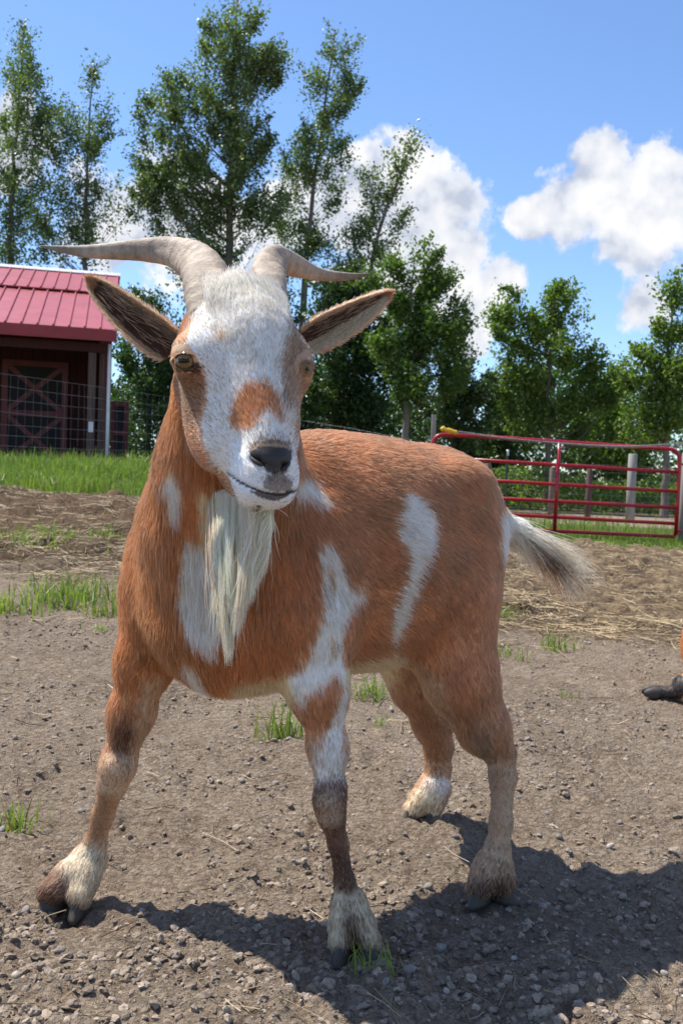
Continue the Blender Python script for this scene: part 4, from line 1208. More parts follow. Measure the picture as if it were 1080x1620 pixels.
# ---- coat pattern
PAT_HEAD = [   # polygons on the photograph's face, painted in order
    (BROWN, [(255, 500), (300, 478), (302, 520), (292, 545), (310, 560), (318, 580), (326, 600), (328, 640), (318, 670), (322, 700),
             (338, 735), (352, 760), (370, 790), (372, 815), (330, 830), (255, 830), (225, 700), (235, 560)]),
    (BROWN * 0.50, [(280, 588), (322, 592), (327, 620), (316, 650), (300, 690), (285, 640)]),  # cast shadow on the cheek, put into the coat colour
    (BROWN * 0.95, [(252, 548), (268, 545), (272, 600), (282, 660), (290, 720), (305, 770), (285, 780), (262, 690), (252, 610)]),
    (TAN * 0.9, [(268, 540), (300, 545), (306, 556), (275, 560)]),
    (BROWN * 0.8, [(350, 742), (364, 758), (378, 800), (352, 790), (340, 765)]),
    (BROWN * 1.05, [(368, 645), (386, 612), (418, 604), (437, 622), (450, 668), (442, 672), (428, 652), (412, 660), (402, 678), (380, 684), (364, 676)]),
    (MOUSE, [(462, 515), (480, 520), (490, 560), (478, 600), (470, 640), (455, 660), (447, 630), (444, 580), (452, 545)]),
    (BROWN * 0.8, [(476, 590), (495, 580), (494, 620), (476, 690), (464, 700), (468, 650)]),
    (BROWN * 0.8, [(480, 500), (505, 505), (505, 590), (492, 590), (487, 545)]),
    (DARK * 0.9, [(298, 572), (312, 574), (320, 580), (318, 592), (300, 588), (280, 588), (276, 582)]),
    (BROWN * 0.42, [(474, 576), (484, 568), (500, 572), (500, 596), (480, 598), (472, 592)]),
    (TAN, [(341, 524), (350, 522), (356, 536), (348, 545)]),
    (MOUSE * 0.7, [(400, 700), (432, 694), (458, 700), (463, 716), (392, 716)]),
    (BLACK * 1.3, [(393, 718), (406, 708), (430, 706), (450, 708), (462, 715), (460, 734), (451, 750), (431, 751), (410, 738)]),
    (np.array([.13, .105, .095]), [(396, 776), (420, 778), (446, 780), (462, 772), (460, 782), (440, 793), (412, 788)]),
    (np.array([.30, .26, .24]), [(420, 752), (450, 750), (464, 764), (460, 775), (440, 779), (416, 773)]),
    (np.array([.16, .12, .10]), [(404, 800), (412, 798), (413, 810), (405, 812)]),
]
PAT_BODY = [
    (WHITE, [(500, 862), (518, 853), (532, 872), (542, 900), (550, 925), (575, 932), (578, 948), (556, 956), (548, 975), (540, 1010),
             (546, 1060), (550, 1120), (551, 1230), (520, 1236), (496, 1236), (490, 1170), (500, 1130), (440, 1092), (440, 1066), (480, 1052),
             (498, 1010), (510, 960), (506, 910)]),
    (BROWN, [(480, 1098), (512, 1086), (530, 1060), (542, 1078), (534, 1110), (522, 1150), (500, 1182), (480, 1160)]),
    (BROWN, [(541, 1150), (552, 1140), (552, 1195), (544, 1190)]),
    (TAN, [(521, 1004), (528, 1002), (530, 1036), (524, 1040)]),
    (TAN, [(516, 890), (524, 888), (527, 925), (519, 925)]),
    (WHITE, [(632, 778), (655, 782), (676, 803), (686, 822), (684, 856), (666, 905), (650, 948), (634, 990), (620, 1024), (612, 1004), (622, 958),
             (641, 912), (642, 880), (624, 838), (631, 806)]),
    (WHITE, [(466, 735), (486, 748), (518, 793), (508, 800), (484, 782), (464, 765)]),
    (WHITE, [(294, 840), (330, 845), (352, 880), (352, 985), (336, 1035), (312, 1020), (290, 985), (281, 930)]),
    (WHITE, [(284, 1030), (302, 1042), (322, 1080), (326, 1100), (305, 1100), (290, 1066)]),
    (WHITE * 0.95, [(258, 740), (276, 732), (286, 770), (280, 820), (268, 800)]),
    (CREAM, [(356, 1078), (400, 1068), (450, 1062), (470, 1110), (420, 1110), (370, 1106)]),
    (CREAM, [(545, 1048), (590, 1040), (622, 1030), (640, 1040), (650, 1075), (560, 1100), (545, 1090)]),
    (CREAM, [(308, 770), (345, 775), (352, 840), (340, 880), (316, 850)]),
    (TAN, [(626, 1048), (662, 1040), (700, 1080), (716, 1130), (696, 1120), (660, 1090), (636, 1085)]),
    (WHITE, [(786, 800), (850, 800), (880, 880), (800, 905), (788, 850)]),
    # left foreleg
    (DARK * 2.0, [(488, 1236), (556, 1226), (558, 1262), (552, 1300), (556, 1352), (520, 1352), (494, 1300), (488, 1262)]),
    (MOUSE * 0.9, [(500, 1260), (520, 1250), (540, 1262), (542, 1300), (520, 1312), (502, 1300)]),
    (DARK * 1.2, [(508, 1340), (552, 1340), (578, 1410), (560, 1412), (548, 1432), (530, 1440), (516, 1420)]),
    (TAN * 0.8, [(546, 1330), (564, 1330), (590, 1400), (574, 1410)]),
    (CREAM * 0.68, [(518, 1408), (534, 1404), (552, 1428), (570, 1404), (596, 1420), (612, 1500), (590, 1530), (515, 1530), (512, 1480)]),
    (DARK * 1.3, [(544, 1440), (556, 1440), (574, 1480), (582, 1530), (548, 1530), (546, 1480)]),
    # right foreleg
    (TAN, [(228, 1070), (268, 1060), (240, 1160), (222, 1240), (200, 1300), (180, 1350), (168, 1350), (188, 1270), (205, 1190)]),
    (DARK * 2.2, [(190, 1140), (206, 1130), (214, 1165), (205, 1198), (178, 1196), (176, 1170)]),
    (TAN * 0.85, [(158, 1198), (206, 1198), (212, 1225), (190, 1256), (150, 1256)]),
    (BROWN * 0.5, [(160, 1255), (178, 1258), (172, 1300), (158, 1340), (122, 1345), (128, 1320), (142, 1290)]),
    (CREAM * 0.72, [(116, 1338), (150, 1336), (184, 1340), (172, 1440), (90, 1440), (50, 1440), (72, 1390)]),
    (DARK * 2.2, [(52, 1405), (84, 1374), (100, 1378), (92, 1440), (46, 1440)]),
    (DARK * 2.2, [(100, 1392), (112, 1386), (104, 1436), (92, 1436)]),
    # left hind leg
    (MOUSE * 0.8, [(740, 1170), (768, 1160), (784, 1215), (786, 1260), (780, 1330), (768, 1375), (756, 1370), (764, 1290), (760, 1220)]),
    (TAN * 0.75, [(796, 1215), (820, 1200), (822, 1300), (818, 1360), (796, 1360), (790, 1290)]),
    (TAN * 0.75, [(752, 1340), (800, 1330), (822, 1370), (812, 1395), (740, 1395)]),
    (DARK * 1.4, [(730, 1394), (814, 1390), (816, 1440), (728, 1440)]),
    # right hind leg
    (WHITE, [(664, 1236), (700, 1226), (718, 1236), (705, 1262), (672, 1268)]),
    (CREAM, [(630, 1262), (668, 1246), (700, 1262), (696, 1310), (630, 1310)]),
    (DARK * 2, [(640, 1292), (690, 1296), (690, 1320), (636, 1312)]),
]
def coat(p, n=None, jit=0.0, r=rng):
    """colour of the coat at skin points p"""
    px, py, d = project(p)
    if jit:
        leg = smooth01(0.40, 0.30, p[:, 2]); jj = jit * (1 + 1.3 * leg)
        px = px + r.normal(0, 1, px.shape) * jj; py = py + r.normal(0, 1, px.shape) * jj * (1.5 + 1.3 * leg)
    # the local head frame decides what belongs to the head
    h = (p - HC) @ HAX.T
    head = (h[:, 1] > -0.12) & (np.abs(h[:, 0]) < 0.1) & (d < 1.33) & (h[:, 2] > -0.13) & ~((py > 815) | ((px > 470) & (py > 720)))
    head &= ~((h[:, 1] < 0.02) & (h[:, 2] < -0.085))
    c = np.tile(BROWN, (len(p), 1))
    zz = p[:, 2]
    t = fbm2(p[:, 0] + p[:, 1], zz, 14, 3, 5)
    c = c * (1 + 0.13 * t[:, None])
    c += (RUST - BROWN) * smooth01(560, 330, px)[:, None] * 0.8
    low = smooth01(0.42, 0.22, zz)[:, None]
    c = c * (1 - low) + (0.55 * BROWN + 0.40 * MOUSE) * low * (1 + 0.1 * t[:, None])
    near = (p - GO) @ GL > -0.06
    b = ~head
    for colr, poly in PAT_BODY:
        m = in_poly(px, py, poly) & b
        # the far hind leg and the near legs are told apart by distance
        if poly[0][0] in (664, 630, 640) and poly[0][1] > 1200: m &= d > 1.8
        elif poly[0][1] > 1100 and 480 < poly[0][0] < 620: m &= d < 1.5
        elif poly[0][1] > 1100 and poly[0][0] > 700: m &= d < 1.75
        c[m] = colr
    if head.any():
        hc = np.tile(WHITE, (head.sum(), 1))
        hp, hq = px[head], py[head]; hh = h[head]
        beh = (hh[:, 1] < -0.10)
        hc[beh] = BROWN
        under = (hh[:, 2] < -0.065) & (hh[:, 1] < 0.11)
        hc[under] = BROWN
        tp, tq, _d = project(p[head])
        for colr, poly in PAT_HEAD:
            sharp = colr.max() < 0.05
            jx = 0 if sharp or not jit else r.normal(0, 4.5, hp.shape)
            hc[in_poly(tp if sharp else hp + jx, tq if sharp else hq + jx * 0.7, poly)] = colr
        far = hh[:, 0] > 0.062                      # the side turned away: like the near cheek
        hc[far & (hh[:, 2] < 0.01)] = BROWN * 0.8
        md = seg_dist(tp, tq, MOUTH)
        hc[md < 2.0] = BLACK * 9
        c[head] = hc
    return c, head

gc, ghead = coat(gv)
def soften(c, hold, n):
    """let the markings run into one another over a centimetre or so"""
    for _ in range(n):
        m = c[gq].mean(1); a = np.zeros_like(c); k = np.bincount(gq.ravel(), minlength=len(c)).astype(float)
        for i in range(4):
            for j in range(3): a[:, j] += np.bincount(gq[:, i], m[:, j], len(c))
        c = np.where(hold[:, None], c, a / np.maximum(k, 1)[:, None])
    return c
gc = soften(gc, ghead, 10)
goat = empty('goat', 'brown and white horned goat with a long cream beard standing and facing the camera', 'goat', loc=tuple(GO))
body = mesh_np('body', gv, gq, M_SKIN, None, True, np.where(gc.max(1, keepdims=True) < 0.05, gc, np.clip(gc * 1.0, 0, .85)))
keep_parent(body, goat)

# ---- fur
def grow(v, q, n, seed, length_gain=1.0, dens=None, k=5):
    r = np.random.default_rng(seed)
    t, bw = sample_quads(v, q, n, dens, r)
    root = (v[t] * bw[..., None]).sum(1); nn = norm((gn[t] * bw[..., None]).sum(1))
    fl, ln, li = S.fields(root)
    tg = fl - nn * (fl * nn).sum(1, keepdims=True); tg = norm(tg)
    # tufting: neighbours lean together, tufts lean apart
    wob = np.stack([vnoise(root, 45, s) for s in (1, 2, 3)], -1) * 0.20 + np.stack([vnoise(root, 130, s) for s in (4, 5, 6)], -1) * 0.16 + r.normal(0, 0.10, (n, 3))
    tg = norm(tg + wob - nn * (wob * nn).sum(1, keepdims=True))
    c, hd = coat(root, nn, 3.0, r)
    ppx, ppy, pd = project(root)
    bare = hd & (c.max(1) < 0.05)
    ln = ln * length_gain * r.uniform(0.65, 1.25, n) * (1 + 0.2 * vnoise(root, 30, 9))
    # crown tuft between the horns, long throat hair
    h = (root - HC) @ HAX.T
    crown = hd & (h[:, 1] < -0.02) & (np.abs(h[:, 0]) < 0.055) & (h[:, 2] > 0.0)
    ln = np.where(crown, ln * (1.0 + 44 * np.clip(-0.02 - h[:, 1], 0, 0.06) * r.uniform(0.5, 1.3, n)), ln)
    li = np.where(root[:, 2] < 0.36, np.maximum(li, 0.24), li) * r.uniform(0.6, 1.5, n) + np.where(crown, 9 * np.clip(-0.02 - h[:, 1], 0, 0.05), 0)
    cr_w = (crown * np.clip((-0.02 - h[:, 1]) / 0.05, 0, 1))[:, None]
    c = c * (1 - cr_w) + c * np.array([1.04, 1.02, 0.97]) * cr_w
    eye_d = np.minimum(np.hypot(ppx - 290, ppy - 572), np.hypot(ppx - 490, ppy - 583))
    ln = np.where(hd & (eye_d < 26), ln * 0.35, ln)
    ln = np.where(hd & (seg_dist(ppx, ppy, MOUTH) < 9), ln * 0.4, ln)
    keep = ~bare & ~(hd & (eye_d < 13) & (pd < 1.25))
    s = np.linspace(0, 1, k)[None, :, None]
    L = ln[:, None, None]
    pts = root[:, None] + L * (tg[:, None] * s * (1 - 0.12 * s) + nn[:, None] * (li[:, None, None] * 1.0 * s * (1 - 0.45 * s)) - 0.10 * GU * s * s)
    pts -= nn[:, None] * 0.0008 * (1 - s)
    tint = 1 + 0.11 * vnoise(root, 60, 12) + 0.10 * vnoise(root, 11, 13) + r.normal(0, 0.10, n)
    ft = (root[:, 2] < 0.24) & (r.random(n) < 0.22); c[ft] = np.where(r.random((ft.sum(), 1)) < 0.6, BROWN * 0.6, TAN * 0.9)
    tint = tint + np.where(hd, r.normal(0, 0.09, n), 0)
    gw = hd & (c[:, 2] > 0.5) & ~crown & (r.random(n) < 0.025 + 0.09 * smooth01(0.025, 0.055, np.abs(h[:, 0]))); c[gw] = MOUSE * r.uniform(0.9, 1.5, (gw.sum(), 1))
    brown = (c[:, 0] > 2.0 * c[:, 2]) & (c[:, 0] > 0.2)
    pale = brown & (r.random(n) < 0.14 + 0.48 * smooth01(0.64, 0.77, root[:, 2]) * (pd > 1.45)); c[pale] = c[pale] * 0.5 + TAN * 0.6  # paler hairs at random; extra high on the back paint in its sunlit sheen
    dusk = brown & (r.random(n) < 0.09); c[dusk] *= 0.5
    wm = ~brown & (c[:, 2] > 0.4) & (r.random(n) < 0.10); c[wm] = c[wm] * np.array([0.85, 0.72, 0.55])
    c = np.clip(c * tint[:, None], 0.004, 0.97)
    return pts[keep], c[keep], nn[keep], ln[keep], root[keep]

if True:
    cz = project(gv)
    dens = np.where(ghead, 2.6, 1.0) * np.where(front < -0.35, 0.45, 1.0)
    NF = 300000
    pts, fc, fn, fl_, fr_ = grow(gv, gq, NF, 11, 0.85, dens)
    taper = np.array([1.0, 0.95, 0.8, 0.55, 0.15])
    rad = np.where(project(fr_)[2] < 1.3, 0.00030, 0.00038)[:, None] * taper[None] * (0.85 + 10 * fl_[:, None].clip(0, 0.03))
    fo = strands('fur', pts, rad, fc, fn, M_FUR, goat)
# ---- skin depth along a photograph ray (to seat eyes on the head)
def skin_hit(px, py, d0, d1):
    ds = np.linspace(d0, d1, 400)
    p = np.array([P(px, py, d) for d in ds]); v = S.eval(p)
    i = np.nonzero(v < 0)[0]
    return ds[i[0]] if len(i) else (d0 + d1) / 2

XF = []            # extra strands: (pts, radius profile, colour, normal)
TAPER = np.array([1.0, 0.95, 0.8, 0.55, 0.15])
# ---- ears
M_EAR, _nt, _bs = mat_new('ear_skin')
_a = N(_nt, 'ShaderNodeAttribute', attribute_name='col'); _nt.links.new(_a.outputs['Color'], _bs.inputs['Base Color'])
_bs.inputs['Roughness'].default_value = 0.8
_bs.inputs['Subsurface Weight'].default_value = 0.15; _bs.inputs['Subsurface Radius'].default_value = (0.01, 0.004, 0.002)
def make_ear(base, tip, wtab, cup, flip, inner, seed, label, twist):
    r = np.random.default_rng(seed)
    A = P(*base); Bp = P(*tip); ax = Bp - A; L = np.linalg.norm(ax); ax = ax / L
    mid = (A + Bp) / 2; cm = norm(CO - mid)
    pr = norm(np.cross(ax, cm)) * flip          # towards the upper edge
    cmn = norm(np.cross(pr, ax)) * flip
    if cmn @ cm < 0: cmn = -cmn
    cmn = norm(cmn + pr * twist); pr = norm(pr - cmn * (pr @ cmn))
    U = np.linspace(0, 1, 26); V = np.linspace(-1, 1, 15)
    def surf(u, v, back=0.0):
        w = np.interp(u, wtab[0], wtab[1]) * base[2] / FPX
        bend = 0.012 * np.sin(u * math.pi)
        sag = -0.010 * u * u
        p = A + ax * (u * L)[..., None] + pr * (w * v + sag)[..., None] + cmn * (cup * w * (v * v - 0.55) * (1 - 0.35 * u) + bend * 0.3)[..., None]
        return p - cmn * (back * (1 - 0.75 * np.abs(v) ** 3))[..., None]
    uu, vv = np.meshgrid(U, V, indexing='ij')
    f = surf(uu, vv); b = surf(uu, vv, 0.0065)
    nu, nv = uu.shape
    v = np.vstack([f.reshape(-1, 3), b.reshape(-1, 3)])
    i = np.arange(nu - 1)[:, None] * nv; j = np.arange(nv - 1)[None]
    q1 = np.stack([i + j, i + nv + j, i + nv + j + 1, i + j + 1], -1).reshape(-1, 4); o = nu * nv
    q2 = q1[:, ::-1] + o
    edge = []
    for a in range(nu - 1):
        edge.append([a * nv, o + a * nv, o + (a + 1) * nv, (a + 1) * nv]); e = nv - 1
        edge.append([a * nv + e, (a + 1) * nv + e, o + (a + 1) * nv + e, o + a * nv + e])
    for a in range(nv - 1):
        edge.append([(nu - 1) * nv + a, (nu - 1) * nv + a + 1, o + (nu - 1) * nv + a + 1, o + (nu - 1) * nv + a][::-1])
    cin = np.array([inner(u, w_) for u, w_ in zip(uu.ravel(), vv.ravel())])
    cout = np.tile(BROWN * 0.9, (o, 1))
    e = mesh_np('ear', v, np.vstack([q1, q2, np.array(edge)]), M_EAR, None, True, np.vstack([cin, cout]) * 0.8)
    keep_parent(e, goat); e['label'] = label
    # short ear hair on both faces
    for n, bk in ((7000, 0), (5000, 1)):
        u = r.random(n) ** 0.9; vv_ = r.uniform(-1, 1, n)
        p = surf(u, vv_, 0.0065 * bk); eps = 1e-3
        t = norm(surf(np.minimum(u + eps, 1), vv_, 0) - surf(u - eps, vv_, 0)); sd = norm(surf(u, vv_ + eps, 0) - surf(u, vv_ - eps, 0))
        nn = norm(np.cross(t, sd)); s = np.sign((nn @ cmn))[:, None]; nn = nn * s * (-1 if bk else 1)
        c = np.array([inner(a, w_) for a, w_ in zip(u, vv_)]) if not bk else np.tile(BROWN, (n, 1))
        rim = np.abs(vv_) > 0.86
        c[rim] = TAN * 1.15
        tipm = u > 0.9
        c[tipm] = BROWN * 0.9
        c = c * (1 + r.normal(0, 0.16, n))[:, None]
        long_ = (r.random(n) < 0.03) & (np.abs(vv_) < 0.7) & (u < 0.75) & (bk == 0)
        c[long_] = TAN * 0.9
        ln = np.where(long_, 0.022, np.where(rim | tipm, 0.008, 0.007)) * r.uniform(0.6, 1.2, n)
        dr = norm(t + 0.35 * nn + 0.55 * sd * np.where(rim, np.sign(vv_), 0.25 * vv_)[:, None] + r.normal(0, 0.15, (n, 3)))
        k = np.linspace(0, 1, 5)[None, :, None]
        pts = p[:, None] + ln[:, None, None] * (dr[:, None] * k + nn[:, None] * 0.15 * k * (1 - k))
        XF.append((pts, 0.00040 * TAPER[None] * np.ones((n, 1)), np.clip(c, .004, .9), nn))
def inner_r(u, v):
    c = DARK * 1.5 * (1 - 0.0) + 0
    a = abs(v)
    if a > 0.72 or u > 0.88: c = TAN * 0.75
    elif v < -0.25 and u < 0.8: c = MOUSE * 0.55
    if u > 0.86: c = BROWN * 0.75
    return c
def inner_l(u, v):
    if v > 0.05: c = CREAM * 0.85
    elif v < -0.72: c = TAN
    else: c = DARK * 2.0 if u < 0.85 else MOUSE * 0.7
    if u > 0.9: c = BROWN * 0.8
    return c
make_ear((272, 549, 1.235), (134, 450, 1.285), ([0, .15, .3, .5, .7, .85, .95, 1], [29, 32, 31.5, 28.5, 23, 16.5, 9, 2.2]), 0.6, -1, inner_r, 21, 'brown ear with dark inside', 0.15)
make_ear((484, 541, 1.285), (623, 473, 1.34), ([0, .15, .3, .5, .7, .85, .95, 1], [22, 27, 27, 24, 18.5, 12.5, 7.5, 2.2]), 0.6, 1, inner_l, 22, 'ear with pale upper edge and dark inside', -0.1)

# ---- horns
M_HORN, _nt, _bs = mat_new('horn')
_tc = _nt.nodes.new('ShaderNodeTexCoord')
_n1 = N(_nt, 'ShaderNodeTexNoise'); _n1.inputs['Scale'].default_value = 95; _n1.inputs['Detail'].default_value = 8; _n1.inputs['Roughness'].default_value = 0.7; _nt.links.new(_tc.outputs['Object'], _n1.inputs['Vector'])
_n2 = N(_nt, 'ShaderNodeTexNoise'); _n2.inputs['Scale'].default_value = 14; _n2.inputs['Detail'].default_value = 4; _nt.links.new(_tc.outputs['Object'], _n2.inputs['Vector'])
_a = N(_nt, 'ShaderNodeAttribute', attribute_name='col')
_c = mixc(_nt, ramp(_nt, _n1.outputs[0], [(0.35, 0.0), (0.68, 1.0)]), (0.19, 0.135, 0.09), (0.66, 0.53, 0.39))
_c = mixc(_nt, 0.55, _c, mixc(_nt, ramp(_nt, _n2.outputs[0], [(0.4, 0.0), (0.62, 1.0)]), (0.29, 0.21, 0.145), (0.64, 0.51, 0.375)))
_c = mixc(_nt, 1.0, _c, _a.outputs['Color'], 'MULTIPLY')
_nt.links.new(_c, _bs.inputs['Base Color']); _bs.inputs['Roughness'].default_value = 0.62
_b = _nt.nodes.new('ShaderNodeBump'); _b.inputs['Strength'].default_value = 0.8; _b.inputs['Distance'].default_value = 0.003
_nt.links.new(_n1.outputs[0], _b.inputs['Height']); _nt.links.new(_b.outputs[0], _bs.inputs['Normal'])
def make_horn(ctrl, flat, label, seed):
    k = 150; n = 32
    c = spline([[*P(x, y, d), r * d / FPX] for (x, y, d, r) in ctrl], k)
    path, rad = c[:, :3], c[:, 3].clip(0.0008)
    seg = np.concatenate([[0], np.cumsum(np.linalg.norm(np.diff(path, axis=0), axis=1))])
    r = np.random.default_rng(seed)
    t = norm(np.gradient(path, axis=0))
    u = np.cross(t, norm(CO - path[0])); u = norm(u); w = np.cross(t, u)
    a = np.arange(n) / n * 2 * math.pi
    ca, sa = np.cos(a), np.sin(a)
    # keeled cross-section: a rounded ridge along the front edge
    sec = 1 + 0.10 * np.cos(2 * a) + 0.05 * np.cos(3 * a + 0.8)
    fade = np.clip(1 - seg / seg[-1], 0, 1) ** 0.6
    ringn = np.sin(seg * 2 * math.pi / 0.0075 + 2.0 * np.sin(seg * 90)) * 0.013 * fade + np.sin(seg * 2 * math.pi / 0.021 + 2.2 * np.sin(seg * 40)) * 0.016 * fade
    lump = np.array([[0.02 * math.sin(5 * s / 0.05 + 3 * q) for q in a] for s in seg]) * fade[:, None]
    R = rad[:, None] * (sec[None] + ringn[:, None] + lump)
    v = path[:, None] + u[:, None] * (R * ca)[..., None] + w[:, None] * (R * sa * flat)[..., None]
    groove = 0.86 + 7.0 * ringn
    cols = np.clip(groove[:, None] + r.normal(0, 0.03, (k, n)), 0.35, 1.15)
    tipd = 1 - 0.45 * smooth01(0.75, 1.0, seg / seg[-1])
    cols = cols * tipd[:, None]
    v = v.reshape(-1, 3)
    i = np.arange(k - 1)[:, None] * n; j = np.arange(n)[None]; j2 = (j + 1) % n
    q = np.stack([i + j, i + j2, i + n + j2, i + n + j], -1).reshape(-1, 4)
    v = np.vstack([v, path[-1:] + t[-1:] * 0.002]); tip = len(v) - 1; jj = np.arange(n)
    tri = np.stack([np.full(n, tip), (k - 1) * n + jj, (k - 1) * n + (jj + 1) % n], -1)
    cc = np.concatenate([cols.ravel(), [0.5]])
    o = mesh_np('horn', v, [q, tri], M_HORN, None, True, np.repeat(cc[:, None], 3, 1))
    keep_parent(o, goat); o['label'] = label
Z = lambda x, y: (40 + .574 * x, 350 + .574 * y)
make_horn([(*Z(520, 265), 1.205, 38), (*Z(502, 185), 1.235, 35), (*Z(488, 135), 1.275, 32), (*Z(450, 103), 1.31, 27), (*Z(400, 85), 1.335, 21), (*Z(330, 80), 1.355, 16.5),
           (*Z(260, 82), 1.37, 13), (*Z(170, 84), 1.38, 9), (*Z(100, 77), 1.385, 5), (*Z(44, 69), 1.39, 1.2)], 0.85, 'long grey horn sweeping out level above the brown ear', 31)
make_horn([(*Z(660, 255), 1.235, 30), (*Z(668, 185), 1.265, 27), (*Z(668, 140), 1.305, 25), (*Z(684, 108), 1.345, 22), (*Z(716, 112), 1.375, 19), (*Z(758, 128), 1.395, 14.5),
           (*Z(810, 146), 1.405, 9.5), (*Z(870, 152), 1.41, 6.5), (*Z(915, 150), 1.412, 3.8), (*Z(950, 145), 1.415, 1)], 0.9, 'shorter grey horn bending out above the pale ear', 32)

# ---- eyes
M_EYE, _nt, _bs = mat_new('eye')
_a = N(_nt, 'ShaderNodeAttribute', attribute_name='col'); _nt.links.new(_a.outputs['Color'], _bs.inputs['Base Color'])
_bs.inputs['Roughness'].default_value = 0.16; _bs.inputs['Specular IOR Level'].default_value = 0.28
_bs.inputs['Coat Weight'].default_value = 0.0; _bs.inputs['Coat Roughness'].default_value = 0.02
M_LID, _nt, _bs = mat_new('eyelid'); _bs.inputs['Base Color'].default_value = (0.03, 0.02, 0.017, 1); _bs.inputs['Roughness'].default_value = 0.5
def make_eye(px, py, look, rad, lo, hi, out, deep=0.0095):
    ds = skin_hit(px, py, lo, hi)
    c = P(px, py, ds) - out * deep
    f = norm(look); up = norm(np.array([0, 0, 1.0]) - f * f[2]); sd = np.cross(up, f)
    nu, nv = 40, 56
    th = np.linspace(0, math.pi, nu); ph = np.arange(nv) / nv * 2 * math.pi
    X = np.sin(th)[:, None] * np.cos(ph); Y = np.sin(th)[:, None] * np.sin(ph); Zc = np.cos(th)[:, None] * np.ones_like(X)
    bul = 1 + 0.07 * np.exp(-(th / 0.55) ** 2)[:, None]
    v = c + rad * ((X * bul)[..., None] * sd + (Y * bul)[..., None] * up + (Zc * bul)[..., None] * f)
    cols = np.tile(np.array([0.05, 0.032, 0.02]), (nu, nv, 1))
    rr = np.hypot(X, Y); fr = Zc > 0
    iris = fr & (rr < 0.74)
    fib = 0.85 + 0.25 * np.sin(ph * 23 + 3 * np.sin(ph * 7))[None] * np.ones_like(X)
    cols[iris] = (np.array([0.27, 0.155, 0.055])[None] * fib[iris][:, None]) * (0.65 + 0.5 * rr[iris][:, None])
    cols[fr & (rr > 0.68) & (rr < 0.76)] = (0.07, 0.045, 0.025)
    cols[fr & (np.abs(Y) < 0.17) & (np.abs(X) < 0.50)] = (0.006, 0.006, 0.008)
    i = np.arange(nu - 1)[:, None] * nv; j = np.arange(nv)[None]; j2 = (j + 1) % nv
    q = np.stack([i + j, i + nv + j, i + nv + j2, i + j2], -1).reshape(-1, 4)
    e = mesh_np('eye', v.reshape(-1, 3), q, M_EYE, None, True, cols.reshape(-1, 3)); keep_parent(e, goat)
    # the lids: a shell of skin round the ball with an almond opening
    th2 = np.linspace(0.0, 1.0, 12); a2 = np.linspace(0, 2 * math.pi, 49)[:-1]
    rim = np.stack([np.cos(a2) * 1.06 * (1 + 0.10 * np.abs(np.cos(a2)) ** 6), np.sin(a2) * np.where(np.sin(a2) > 0, 0.60, 0.66)], -1)
    rows = []
    for q_ in th2:
        xy = rim * (1 + 0.55 * q_); rr2 = np.hypot(xy[:, 0], xy[:, 1])
        zz2 = np.where(rr2 < 1.10, np.sqrt(np.clip(1.10 ** 2 - rr2 ** 2, 0, 9)), 0) * (1 - q_) + (0.46 - 0.85 * q_) * q_ + 0.10 * (1 - q_) * (np.sin(a2) > 0)
        rows.append(c + rad * (xy[:, :1] * sd + xy[:, 1:] * up + zz2[:, None] * f))
    lv = np.vstack(rows); nn2 = len(a2); i = np.arange(len(th2) - 1)[:, None] * nn2; j = np.arange(nn2)[None]; j2 = (j + 1) % nn2
    lq = np.stack([i + j, i + nn2 + j, i + nn2 + j2, i + j2], -1).reshape(-1, 4)
    lc = np.concatenate([np.tile((BLACK * 2.5 if q_ < 0.2 else MOUSE * 0.55 if q_ < .5 else BROWN * .8)[None], (nn2, 1)) for q_ in th2])
    l2 = mesh_np('eyelid', lv, lq, M_EAR, None, True, lc); l2.parent = e
    # lashes
    r = np.random.default_rng(int(px)); n = 60
    aa = r.uniform(0.3, math.pi - 0.3, n)
    p = c + rad * (np.cos(aa)[:, None] * 1.12 * sd + np.sin(aa)[:, None] * 0.80 * up + 0.75 * f)
    dr = norm(0.5 * np.cos(aa)[:, None] * sd + 0.25 * up + 0.9 * f + r.normal(0, .12, (n, 3)))
    k = np.linspace(0, 1, 5)[None, :, None]
    pts = p[:, None] + 0.008 * (dr[:, None] * k + up * -0.3 * k * k)
    XF.append((pts, 0.0003 * TAPER[None] * np.ones((n, 1)), np.tile(TAN * 0.6, (n, 1)), np.tile(f, (n, 1))))
    return e
tc_ = lambda x, y, d: norm(CO - P(x, y, d))
make_eye(292, 571, 0.75 * tc_(291, 571, 1.15) - 0.35 * HX, 0.0140, 1.0, 1.3, norm(tc_(291, 571, 1.15) - 0.5 * HX))
make_eye(486, 584, 0.70 * HX + 0.55 * tc_(488, 583, 1.15), 0.0130, 1.0, 1.35, norm(HX * 0.7 + 0.6 * tc_(488, 583, 1.15)), 0.0118)

# ---- mouth and nostrils
M_LIP, _nt, _bs = mat_new('lip_skin'); _bs.inputs['Base Color'].default_value = (0.030, 0.019, 0.015, 1); _bs.inputs['Roughness'].default_value = 0.55
def skin_line(name, line, r0, n, sink):
    q = spline([[x, y, rr_] for (x, y), rr_ in zip(line, r0)], n)
    pts = np.array([P(x, y, skin_hit(x, y, 0.98, 1.2) + sink) for x, y, _ in q])
    k = np.ones(5) / 5
    for c_ in range(3): pts[2:-2, c_] = np.convolve(pts[:, c_], k, 'valid')
    v, f = tube(pts, q[:, 2] * 1.1 / FPX, 7)
    o = mesh_np(name, v, f, M_LIP, None, True); keep_parent(o, goat)
skin_line('mouth', MOUTH, [0.15, 0.4, 0.8, 1.4, 2.0, 0.8], 40, 0.0025)
skin_line('nostril', [(394, 720), (400, 727), (408, 733), (419, 738)], [1.0, 3.0, 3.4, 1.2], 16, 0.001)
